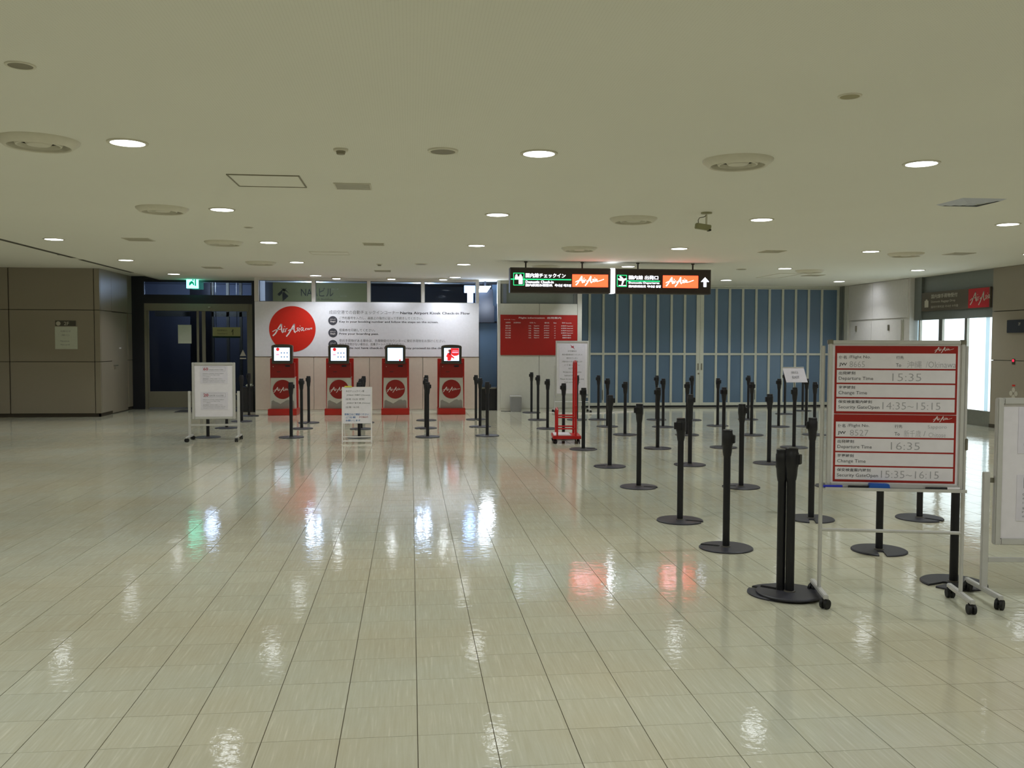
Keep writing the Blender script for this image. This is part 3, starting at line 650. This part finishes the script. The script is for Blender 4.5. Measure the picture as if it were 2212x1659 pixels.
# notice and floor marking on the clad block
t = thing('wall_notice', 'pale square paper notice on the brown clad wall at far left', 'notice', (-7.03, 19.745, 1.40))
G().box(-.22, .22, -.006, 0, 0, .46).build('sheet', 'paper_grey', t, smooth=False)
G().text('お知らせ', -.11, .35, .035, .2, -.008).text('ご利用ください', -.1, .27, .035, .17, -.008).text('Notice', -.11, .15, .03, .17, -.008).text('Please use lift', -.11, .08, .025, .18, -.008).build('lettering', 'ink_grey', t, smooth=False)
t = thing('floor_sign', 'small dark floor number plate above the notice on the brown wall', 'sign', (-7.04, 19.745, 1.875))
G().box(-.20, .20, -.008, 0, 0, .11).build('plate', 'bezel', t, smooth=False)
G().disc(-.14, .05, .045, -.011, -.009, 20).text('2F', -.03, .015, .07, .10, -.010, .01).build('lettering', 'print_dim', t, smooth=False)
# things on the right portal and lift wall: built facing -Y, then turned to face -X
RZ = -PI / 2
t = thing('wall_sign', 'unlit brown baggage drop sign with a red logo square over the bright doorway', 'sign', (RX - .02, 17.28, 2.25), RZ)
G().box(-1.14, 1.17, -.03, .02, 0, .39).build('panel', 'sign_brown', t, .003)
g = G().text('国内線手荷物受付', -.78, .255, .085, .92, -.032, .01).text('Domestic Baggage Drop', -.78, .155, .055, .85, -.032).text('国内行李托运 국내선 수하물', -.78, .055, .05, .95, -.032)
g.box(-1.02, -.88, -.034, -.031, .08, .22).box(-.98, -.92, -.034, -.031, .22, .245); g.build('lettering', 'print_dim', t, smooth=False)
lp = G().quad(.50, 1.15, .01, .38, -.032).build('logo_panel', 'sign_red_off', t, smooth=False)
G().logo(.56, .07, .62, -.034, False).build('logo', 'print_dim', lp, smooth=False)
t = thing('lift_display', 'black lift floor display on the brown wall at right', 'display', (10.81, 15.3, 1.77), RZ)
G().box(-.32, .32, -.03, 0, 0, .23).build('case', 'monitor', t, .004)
G().text('2F', .0, .13, .05, .06, -.032).build('lettering', 'print_dim', t, smooth=False)
t = thing('lift_lamp', 'tiny glowing red lamp on the brown lift wall', 'lamp', (10.81, 15.44, 1.25), RZ)
G().box(-.04, .04, -.008, 0, -.05, .05).build('plate', 'brown_base', t, smooth=False); G().disc(0, .018, .022, -.016, -.008, 16).build('lens', 'red_lamp', t)
t = thing('wall_sticker', 'four-petalled pale sticker with red mark on the brown lift wall', 'sticker', (10.81, 15.42, .56), RZ)
G().disc(0, .18, .045, -.004, -.001, 16).disc(0, .05, .045, -.004, -.001, 16).disc(-.07, .115, .045, -.004, -.001, 16).disc(.07, .115, .045, -.004, -.001, 16).build('petal_print', 'print_dim', t)
G().box(-.04, .04, -.004, -.001, .245, .275).build('red_mark', 'logo_red', t, smooth=False)

# ================================================================== KIOSKS
def kiosk():
    t = thing('checkin_kiosk', 'x', 'kiosk', group='self check-in kiosks along the back wall')
    G().box(-.30, .30, -.32, .28, 0, .135).build('base', 'red', t, .006)
    G().prism([(-.295, .135), (.295, .135), (.295, 1.21), (-.295, 1.21)], .02, .10).build('back_panel', 'red', t, .006)
    c = G().prism([(-.265, .135), (.265, .135), (.25, .80), (-.25, .80)], -.22, .02).build('cabinet', 'kiosk_white', t, .004)
    mt = [(-.24, .14), (.24, .14), (.235, .30), (.20, .32), (.16, .305), (.12, .33), (.07, .315), (.0, .27), (-.05, .24), (-.10, .27), (-.16, .295), (-.20, .32), (-.235, .30)]
    G().add([(x, -.2225, z) for x, z in mt], [tuple(range(len(mt)))]).build('mountain_print', 'kiosk_grey', c, smooth=False)
    ld = G().disc(0, .55, .205, -.226, -.2215, 48).build('logo_disc', 'red_dark', c)
    h = G().prism([(-.25, .80), (.25, .80), (.245, 1.12), (-.245, 1.12)], -.235, .02).build('housing', 'red_dark', t, .006)
    G().box(-.20, -.185, -.24, -.236, 1.03, 1.045).build('indicator', 'print_dim', h, smooth=False)
    G().box(.06, .16, -.245, -.236, 1.035, 1.065).box(-.12, -.04, -.24, -.236, .92, .93).build('card_slot', 'monitor', h, smooth=False)
    G().box(.12, .26, -.16, .0, .80, .815).build('shelf', 'kiosk_white', t, smooth=False)
    top = [(-.215, 1.10), (.215, 1.10), (.22, 1.485), (.15, 1.507), (.0, 1.515), (-.15, 1.507), (-.22, 1.485)]
    sh = G().prism(top, -.30, -.12).build('screen_head', 'bezel', t, .01)
    G().quad(-.183, .183, 1.145, 1.462, -.3015).build('screen_border', 'monitor', sh, smooth=False)
    G().quad(-.163, .163, 1.165, 1.442, -.3025).build('screen', 'screen', sh, smooth=False)
    return t, ld
LABK = ['red check-in kiosk, leftmost of four, beneath the large red disc', 'red check-in kiosk partly behind the small white board', 'red check-in kiosk with an almost blank pale screen', 'red check-in kiosk with a red advert on screen, rightmost']
protoK, ld0 = kiosk()
G().logo(-.185, .485, .37, -.229, True).build('logo', 'print_white', t, smooth=False)
bpy.data.objects['logo'] if False else None
lg = COL.objects[-1]; lg.parent = protoK   # logo as a printed part of the kiosk
KX_ = (-2.715, -1.53, -.33, .88)
ks = []
for k, x in enumerate(KX_):
    kk = protoK if k == 0 else None
    if k == 0: protoK.location = (x, 20.17, 0); protoK['label'] = LABK[0]; ks.append(protoK)
    else: ks.append(dup(protoK, (x, 20.17, 0), 0, LABK[k]))
for k, t in enumerate(ks):
    Ys = -.3035
    if k < 2:
        G().disc(-.085, 1.405, .036, Ys, Ys + .0005, 20).build('screen_mark', 'screen_red', t)
        g = G()
        for i in range(3):
            for j in range(2): g.disc(-.01 + i * .06, 1.33 - j * .085, .014, Ys, Ys + .0005, 12)
        g.build('screen_icons', 'screen_ink', t); G().box(-.12, -.06, Ys, Ys + .0005, 1.28, 1.31).build('screen_button', 'screen_pink', t, smooth=False)
    elif k == 2:
        G().box(-.12, .12, Ys, Ys + .0005, 1.40, 1.405).box(-.12, .08, Ys, Ys + .0005, 1.33, 1.335).box(-.12, .10, Ys, Ys + .0005, 1.27, 1.275).build('screen_lines', 'screen_pink', t, smooth=False)
        G().disc(.10, 1.18, .018, Ys, Ys + .0005, 16).build('screen_mark', 'screen_red', t)
    else:
        pr = [(.0, 1.30), (.05, 1.27), (.11, 1.275), (.16, 1.30), (.16, 1.44), (-.02, 1.44), (-.02, 1.34)]
        G().add([(x, Ys, z) for x, z in pr], [tuple(range(len(pr)))]).build('screen_banner', 'screen_red', t, smooth=False)
        G().box(.01, .145, Ys - .0006, Ys - .0002, 1.335, 1.365).box(.02, .14, Ys - .0006, Ys - .0002, 1.385, 1.395).build('screen_bars', 'screen_pink', t, smooth=False)
        bd = [(-.09, 1.17), (-.02, 1.17), (.0, 1.24), (.05, 1.21), (.06, 1.235), (.0, 1.29), (-.02, 1.34), (-.08, 1.34), (-.12, 1.26), (-.09, 1.24)]
        G().add([(x, Ys - .0003, z) for x, z in bd], [tuple(range(len(bd)))]).build('screen_figure', 'screen_red', t, smooth=False)
        G().disc(-.055, 1.385, .028, Ys - .0008, Ys - .0003, 16).build('screen_face', 'screen_skin', t); G().box(-.05, -.02, Ys - .001, Ys - .0009, 1.30, 1.41).build('screen_hair', 'screen_dark', t, smooth=False)

# ================================================================== BELT STANCHIONS
def stanchion():
    t = thing('belt_stanchion', 'x', 'stanchion', group='black belt stanchions')
    n = 56; R = .202; pts = []
    for i in range(n + 1):
        a = .13 + (2 * PI - .26) * i / n; pts.append((R * math.cos(a), R * math.sin(a)))
    notch = [(.10, -.026), (.07, -.030), (.052, -.018), (.050, 0), (.055, .018), (.075, .024), (.10, .022)]
    poly = pts + notch
    nn = len(poly); v = [(x, y, 0) for x, y in poly] + [(x, y, .008) for x, y in poly] + [(x * .965, y * .965, .013) for x, y in poly]
    f = [tuple(range(nn - 1, -1, -1)), tuple(range(2 * nn, 3 * nn))]
    for a in (0, nn): f += [(a + i, a + (i + 1) % nn, a + nn + (i + 1) % nn, a + nn + i) for i in range(nn)]
    G().add(v, f).build('base', 'stanchion_base', t)
    G().lathe([(.036, .013), (.034, .018), (.028, .020)], 20).build('collar', 'bezel', t)
    G().lathe([(.0265, .013), (.0265, .735)], 20).build('pole', 'stanchion_black', t)
    hd = G().lathe([(.029, .705), (.034, .735), (.038, .785), (.042, .795), (.042, .872), (.038, .878), (.038, .901), (.034, .905)], 24).build('belt_head', 'stanchion_black', t)
    G().box(-.058, -.030, -.020, .020, .805, .866).build('belt_clip', 'stanchion_black', hd, .003)
    G().box(-.020, .020, -.053, -.030, .805, .868).build('belt_slot', 'rubber', hd, .002)
    return t
posts = {}
rowsP = [  # rows of the queue area, near to far: (x, y, turn of the notch in degrees)
 [(2.288, 5.43, 135), (2.327, 5.385, 135), (3.515, 5.56, 200)],
 [(2.384, 6.697, 150), (3.506, 6.5, 250)],
 [(2.348, 7.779, -35), (3.532, 7.741, 250), (4.518, 7.683, -60)],
 [(2.452, 9.655, -30), (3.561, 9.556, 165), (4.598, 9.509, 30)],
 [(2.495, 11.309, 185), (3.556, 11.378, 170), (4.634, 11.44, -10)],
 [(2.514, 13.189, 10), (3.637, 13.216, -20), (4.655, 13.247, 20), (5.715, 13.155, -100)],
 [(2.468, 14.678, 0), (3.622, 15.238, -20), (4.675, 15.133, 10), (5.768, 15.024, 40), (6.87, 14.986, 60)],
 [(2.474, 16.457, 0), (3.649, 16.768, 20), (4.668, 16.607, 0), (5.775, 16.775, 90), (6.862, 16.501, 0), (7.4, 16.5, 0)],
 [(2.563, 18.365, 0), (3.356, 18.332, 0), (3.80, 18.329, 0), (4.977, 18.194, 0), (5.674, 18.066, 0), (6.89, 18.138, 0)],
 [(2.682, 20.276, 0), (8.245, 19.498, 0), (9.065, 20.418, 0)]]
P0 = None
def put(x, y, a, lab, z=0.):
    global P0
    if P0 is None:
        P0 = stanchion(); P0.location = (x, y, z); P0.rotation_euler = (0, 0, math.radians(a)); P0['label'] = lab; return
    dup(P0, (x, y, z), math.radians(a), lab)
for r, row in enumerate(rowsP):
    for c, (x, y, a) in enumerate(row):
        lab = 'black belt stanchion, %s from left in the %s row of the right-hand queue' % (ordn(c), ordn(r))
        if r == 0: lab = ['near black stanchion nested with another, the rear of the pair', 'nearest black belt stanchion, front one of the nested pair', 'thick black stanchion right behind the whiteboard, its base by the casters'][c]
        if r == 5 and c == 3: lab = 'black belt stanchion carrying the tilted exit sign'
        if r == 6 and c == 0: lab = 'black belt stanchion standing behind the red cart'
        put(x, y, a, lab, .0145 if (r == 0 and c == 1) else 0.)
for nm, grp in (('behind the left-hand notice board', [(-3.289, 15.356), (-3.305, 16.98), (-3.291, 18.379), (-3.385, 19.743)]),
                ('in front of the leftmost kiosk', [(-1.943, 15.244), (-1.955, 16.789), (-1.961, 18.001)]),
                ('behind the small white A-board', [(-.84, 15.157), (-.889, 16.638), (-.906, 17.966)]),
                ('between the two right-hand kiosks', [(.276, 15.144), (.271, 16.713), (.311, 18.414)]),
                ('by the right end of the kiosk wall', [(1.273, 15.264), (1.277, 16.916), (1.314, 18.521)])):
    for k, (x, y) in enumerate(grp):
        put(x, y, (40 * k + 190) % 360, 'black belt stanchion %s, %s' % (nm, ['nearest of the line', 'second of the line', 'third of the line', 'farthest of the line'][k]))

# ================================================================== BOARDS ON CASTERS
def caster(t, x, y, r=.028):
    c = G().add(*(lambda q: (q.v, q.f))(G().prism([(r * math.cos(2 * PI * i / 20), r * math.sin(2 * PI * i / 20)) for i in range(20)], -.022, -.006).prism([(r * math.cos(2 * PI * i / 20), r * math.sin(2 * PI * i / 20)) for i in range(20)], .006, .022)))
    c.v = [(vx, vy, vz + r) for vx, vy, vz in c.v]
    o = c.build('caster', 'rubber', t); o.location = (x, y, 0); o.rotation_euler = (0, 0, 1.2 + x)
    G().lathe([(.012, r), (.02, r + .012), (.018, 2 * r + .006), (.008, 2 * r + .02)], 12).build('fork', 'rubber', o)
def stand(t, half, top, foot, rails, pr=.012, flat=False, wheel=.028):
    for s in (-1, 1):
        x = s * half
        if flat: G().box(x - .02, x + .02, -.012, .012, .075, top).build('post', 'alu', t, .003)
        else: G().tube([(x, 0, .07), (x, 0, top)], pr).build('post', 'alu', t)
        G().box(x - .015, x + .015, -foot, foot, .058, .085).build('foot', 'alu', t, .004)
        caster(t, x, -foot + .02, wheel); caster(t, x, foot - .02, wheel)
    for z in rails: G().tube([(-half, 0, z), (half, 0, z)], pr * .85).build('rail', 'alu', t)
# --- flight whiteboard
W = thing('rolling_whiteboard', 'tall rolling whiteboard with red flight time panels, at right front', 'whiteboard', (2.858, 5.17, 0), math.radians(-13.3))
stand(W, .408, 1.545, .195, (.435,))
fr = G().box(-.402, -.378, -.03, .0, .70, 1.578).box(.378, .402, -.03, .0, .70, 1.578).box(-.378, .378, -.03, 0, 1.555, 1.578).box(-.378, .378, -.03, 0, .70, .725).build('frame', 'alu', W, .003)
for x in (-.405, .375): G().box(x - .002, x + .032, -.033, .002, 1.553, 1.582).build('corner_cap', 'steel_dull', fr, .004)
bd = G().box(-.378, .378, -.020, -.004, .725, 1.555).build('board', 'board_white', W, smooth=False)
G().box(-.40, .40, -.085, -.0, .688, .697).box(-.40, .40, -.088, -.082, .688, .706).build('pen_tray', 'alu', W, .001)
G().box(.408, .425, -.015, .02, .93, 1.0).build('clamp', 'steel_dull', W, .003)
for k, (z1, hh) in enumerate(((1.545, .405), (1.136, .404))):
    yb = -.0222; t = G().box(-.362, .360, yb, -.0205, z1 - hh, z1).build('flight_panel', 'red_board', W, smooth=False)
    G().logo(.225, z1 - .038, .11, yb - .001, False, True).build('logo', 'print_white', t, smooth=False)
    zz = z1 - .044; gp = G(); gt = G(); gh = G(); gb = G()
    for i, (rh) in enumerate((.090, .076, .076, .076)):
        gp.quad(-.350, .348, zz - rh, zz, yb - .0007); L_ = -.338; yt = yb - .0012; yh = yb - .0014
        if i == 0:
            gt.text('便名', L_, zz - .034, .020, .045, yt, .01).text('/Flight No.', L_ + .058, zz - .035, .022, .13, yt).text('行先', .0, zz - .034, .020, .045, yt).text('To', .0, zz - .079, .020, .03, yt)
            gb.text('JW', L_, zz - .079, .022, .048, yt, .02)
            if k == 0: gh.text('8665', -.275, zz - .083, .035, .09, yh, -.012).text('沖縄', .065, zz - .086, .042, .085, yh, -.012).text('/Okinawa', .175, zz - .083, .036, .175, yh, -.012)
            else: gh.text('8527', -.265, zz - .083, .035, .11, yh, -.012).text('新千歳', .055, zz - .086, .04, .10, yh, -.012).text('/', .17, zz - .08, .03, .012, yh).text('Sapporo', .195, zz - .04, .026, .11, yh, -.012).text('Chitose', .20, zz - .085, .026, .10, yh, -.012)
        else:
            gt.text(('出発時刻', '変更時刻', '保安検査案内時刻')[i - 1], L_, zz - .028, .019, (.098, .098, .20)[i - 1], yt, .012)
            gt.text(('Departure Time', 'Change Time', 'Security GateOpen')[i - 1], L_, zz - .066, .026, (.205, .17, .245)[i - 1], yt)
            if i == 1: gh.text('15:35' if k == 0 else '16:35', -.02, zz - .064, .045, .17, yh, -.012)
            if i == 3: gh.text('14:35~15:15' if k == 0 else '15:35~16:15', -.075, zz - .062, .043, .34, yh, -.012)
        zz -= rh + .0095
    gp.build('cell', 'board_white', t, smooth=False); gt.build('lettering', 'ink_dark', t, smooth=False); gb.build('lettering', 'ink_dark', t, smooth=False); gh.build('handwriting', 'marker_grey', t, smooth=False)
for o in [c for c in W.children if c.name.split('.')[0] in ('frame', 'board', 'flight_panel')]:
    o.scale.x = .965; o.location.x = .005
def onboard(name, label, cat, lx): 
    c, s = math.cos(math.radians(-13.3)), math.sin(math.radians(-13.3)); ly = -.05
    return thing(name, label, cat, (2.858 + lx * c - ly * s, 5.17 + lx * s + ly * c, .697), math.radians(-13.3))
t = onboard('eraser', 'blue eraser lying on the whiteboard pen tray', 'eraser', -.085)
G().prism([(-.062, 0), (.062, 0), (.055, .03), (-.055, .032)], -.02, .025).build('body', 'blue_plastic', t, .003); G().box(-.06, .06, -.018, .023, -.0, .005).build('felt', 'bezel', t, smooth=False)
for lx, ln, m, lab in ((-.35, .055, 'blue_ink', 'blue marker pen at the left end of the pen tray'), (-.20, .06, 'rubber', 'black marker pen left of the blue eraser'), (.24, .06, 'rubber', 'dark marker pen right of the blue eraser'), (.33, .04, 'print_white', 'white marker pen at the right end of the pen tray')):
    t = onboard('marker_pen', lab, 'pen', lx)
    G().tube([(-ln, 0, .009), (ln * .35, 0, .009)], .008).build('barrel', m if m != 'rubber' else 'rubber', t); G().tube([(ln * .35, 0, .009), (ln, 0, .009)], .0088).build('cap', m, t)
# --- notice boards on rolling stands
def notice(label, loc, rz, kind):
    t = thing('notice_stand', label, 'notice board', loc, math.radians(rz))
    stand(t, .375, .785, .22, (), flat=True, wheel=.03)
    G().box(-.355, .355, -.006, .006, .235, .265).build('rail', 'alu', t, .003)
    fr = G().box(-.33, -.292, -.03, .012, .345, 1.235).box(.292, .33, -.03, .012, .345, 1.235).box(-.292, .292, -.03, .012, 1.195, 1.235).box(-.292, .292, -.03, .012, .345, .385).build('frame', 'alu', t, .006)
    G().box(-.292, .292, -.015, .0, .385, 1.195).build('board', 'board_white', t, smooth=False)
    G().box(-.36, -.33, -.006, .006, .72, .75).box(.33, .36, -.006, .006, .72, .75).build('bracket', 'steel_dull', t, smooth=False)
    for z0, big, sub in ((.90, '60', 'minutes check-in close'), (.49, '20', 'GATE CLOSE')):
        p = thing('poster', ('upper' if big == '60' else 'lower') + ' printed sheet headed with a red %s, on %s' % (big, kind), 'poster', loc, math.radians(rz))
        G().box(-.20, .215, -.0175, -.0155, z0, z0 + .28).build('sheet', 'paper', p, smooth=False)
        g = G().ring(-.16, .18, z0 + .20, z0 + .265, .002, -.0185, -.018); 
        for i in range(3): g.text(('Check-in counter closes before', 'departure of your flight today', 'チェックインは締切時刻までに')[i], -.165, z0 + .155 - i * .026, .015, (.32, .26, .12)[i], -.0182)
        for i in range(3): g.text(('保安検査場へお早めにお進みください', 'Please proceed to security early as', 'the gate will be closed on time')[i], -.165, z0 + .07 - i * .025, .015, (.30, .34, .33)[i], -.0182)
        g.text(sub, -.07, z0 + .215, .02, .22, -.0182); g.build('lettering', 'ink_grey', p, smooth=False)
        G().text(big, -.155, z0 + .21, .045, .075, -.0183, .02).build('number', 'ink_red', p, smooth=False)
    return t
notice('white notice board on casters in front of the dark glass doors', (-3.078, 14.83, 0), 0, 'the left notice board')
notice('white notice board on casters cut off at the right edge', (3.835, 5.12, 0), -8, 'the right-edge notice board')
# --- centre notice board
t = thing('notice_stand', 'taller white notice board on casters standing before the red flight board', 'notice board', (3.60, 20.30, 0), 0)
stand(t, .395, 1.05, .2, (.24,), .014, wheel=.025)
G().box(-.375, -.345, -.02, .015, .40, 1.61).box(.345, .375, -.02, .015, .40, 1.61).box(-.345, .345, -.02, .015, 1.58, 1.61).box(-.345, .345, -.02, .015, .40, .43).build('frame', 'alu', t, .004)
G().box(-.345, .345, -.01, .005, .43, 1.58).build('board', 'board_white', t, smooth=False)
G().box(-.37, .37, -.015, .015, .33, .38).build('tray', 'alu', t, .003)
p = thing('poster', 'large printed bilingual notice with bird emblem on the tall notice board', 'poster', (3.60, 20.30, 0), 0)
G().box(-.30, .30, -.013, -.0105, .53, 1.55).build('sheet', 'paper', p, smooth=False)
g = G()
for i, (a, w_) in enumerate((('お客様各位', .2), ('本日の国内線は終了いたしました', .46), ('受付カウンター', .26), ('お問合せはカウンターまでお願いします', .46), ('ご了承ください', .36), ('NOTICE', .16), ('We have no counter service', .42), ('behind this door', .34), ('Please do not enter this area', .54), ('Thank you for your help', .36))):
    g.text(a, 0, 1.36 - i * .078, .036, w_, -.0135, .008, 'c')
g.build('lettering', 'ink_grey', p, smooth=False)
g = G()
for sx, pts in ((1, [(-.05, 1.53), (-.02, 1.48), (-.03, 1.46), (.02, 1.45), (.06, 1.41), (.03, 1.47), (.035, 1.50), (.0, 1.485)]),): g.add([(x, -.0135, z) for x, z in pts[::-1]], [tuple(range(len(pts)))])
g.build('emblem', 'ink_red', p, smooth=False)
# --- small A-board
t = thing('writing_board', 'small white A-board with faint handwriting in front of the second kiosk', 'whiteboard', (-.828, 14.3, 0), 0)
lean = Matrix.Rotation(-.10, 4, 'X')
f = G().box(-.232, -.212, -.01, .01, 0, .87).box(.212, .232, -.01, .01, 0, .87).box(-.212, .212, -.01, .01, .02, .045).box(-.212, .212, -.01, .01, .85, .87).box(-.212, .212, -.01, .01, .09, .105).xform(lean).build('frame', 'print_white', t, .003)
G().box(-.212, .212, -.012, .0, .305, .85).xform(lean).build('board', 'board_white', t, smooth=False)
G().tube([(-.21, .09, .80), (-.21, .36, .012)], .009).tube([(.21, .09, .80), (.21, .36, .012)], .009).tube([(-.21, .34, .06), (.21, .34, .06)], .007).build('rear_leg', 'print_white', t)
g = G()
for i, (a, w_) in enumerate((('本日チェックイン便', .28), ('JW8665 沖縄行 (Okinawa)', .36), ('出発 15:35 定刻', .28), ('JW8527 新千歳 (Chitose)', .36), ('出発 16:35', .2))): g.text(a, -.17 + (i % 2) * .01, .79 - i * .062, .03, w_, -.0135)
g.xform(lean).build('handwriting', 'ink_grey', t, smooth=False)
G().text('搭乗口はご確認ください', -.19, .43, .032, .37, -.0135, .01).text('ご注意', -.17, .385, .03, .15, -.0135, .01).text('お願いします', -.17, .335, .03, .22, -.0135, .01).xform(lean).build('handwriting', 'ink_blue', t, smooth=False)
G().text('JW8665', .03, .385, .03, .14, -.0135).xform(lean).build('handwriting', 'ink_red', t, smooth=False)
G().box(-.19, -.08, -.018, .012, .868, .885).xform(lean).build('yellow_clip', 'yellow_plastic', t, smooth=False)
# --- exit sign on a stanchion
t = thing('exit_card', 'tilted white card reading exit on top of a stanchion', 'sign', (5.715, 13.155, .90), 0)
A = [(-.155, .10, .30), (.175, .10, .30), (.175, -.055, .085), (-.155, -.055, .085)]
nrm = Vector((0, -.81, .585)) * .006
G().add([tuple(Vector(a)) for a in A] + [tuple(Vector(a) - nrm) for a in A], [(3, 2, 1, 0), (4, 5, 6, 7), (0, 1, 5, 4), (1, 2, 6, 5), (2, 3, 7, 6), (3, 0, 4, 7)]).build('card', 'paper', t, smooth=False)
G().tube([(-.155, .10, .302), (.175, .10, .302)], .006).build('top_edge', 'alu', t)
G().tube([(.0, .0, .006), (.0, .03, .10), (.0, .035, .20)], .007).build('stem', 'steel_dull', t)
mt_ = Matrix.Translation((.01, -.059, .089)) @ Matrix.Rotation(-math.atan2(.155, .215), 4, 'X')
G().text('出口', 0, .155, .042, .10, 0, .01, 'c').text('EXIT', 0, .065, .042, .11, 0, .01, 'c').xform(mt_).build('lettering', 'ink_grey', t, smooth=False)

# ================================================================== RED CART, BINS, CABLES
t = thing('red_cart', 'bright red tubular cart with a tall upright handle', 'cart', (2.42, 14.15, 0), -.10)
G().box(-.22, .22, -.24, .28, .075, .125).build('deck', 'cart_red', t, .006)
G().box(-.20, .06, -.22, .22, .1255, .14).build('deck_sheet', 'board_white', t, .002)
G().tube([(.135, -.22, .12), (.135, -.22, 1.18), (.135, -.20, 1.25), (.135, -.12, 1.27), (.135, .12, 1.27), (.135, .22, 1.25), (.135, .25, 1.18), (.135, .25, .12)], .018, 12).build('handle', 'cart_red', t)
G().tube([(-.15, -.22, .12), (-.15, -.22, .48), (-.145, -.20, .52), (-.145, .0, .54), (-.145, .20, .52), (-.15, .22, .48), (-.15, .22, .12)], .014, 10).build('front_hoop', 'cart_red', t)
for y in (-.22, .22):
    for z in (.41, .235): G().tube([(-.15, y, z), (.135, y, z)], .012).build('side_rail', 'cart_red', t)
G().box(.115, .155, -.25, -.235, .50, .60).build('clamp', 'cart_red', t, .003)
for x in (-.18, .18):
    for y in (-.19, .22): caster(t, x, y, .03)
t = thing('waste_bin', 'small grey waste bin standing against the wall under the flight board', 'bin', (2.376, 20.68, 0), 0)
G().prism([(-.115, 0), (.115, 0), (.125, .33), (-.125, .33)], -.1, .1).build('body', 'bin_grey', t, .008); G().box(-.13, .13, -.105, .105, .33, .36).build('lid', 'alu', t, .008)
t = thing('waste_bin', 'black box bin in the gap left of the kiosk wall', 'bin', (-3.60, 20.95, 0), 0)
G().box(-.16, .13, -.15, .15, .02, .56).build('body', 'bin_black', t, .01); G().box(-.05, .10, -.08, .08, .56, .62).build('bag_top', 'paper_grey', t, .02)
tag(G().tube([(2.05, 20.78, .006), (2.15, 20.66, .006), (2.26, 20.70, .006)], .005).build('power_cable', 'bin_black'), 'thin dark cable on the floor beside the grey bin', 'cable')
tag(G().tube([(2.98, 20.45, .008), (3.5, 19.9, .008), (4.2, 20.0, .008), (5.2, 20.5, .008)], .008).build('power_cable', 'print_white'), 'white cable lying on the floor by the tall notice board', 'cable')
tag(G().box(-5.2, -3.9, 20.9, 21.6, 0, .008).build('door_mat', 'mat_dark', smooth=False), 'dark entrance mat in front of the automatic door', 'mat')
bpy.data.objects.remove(_to)
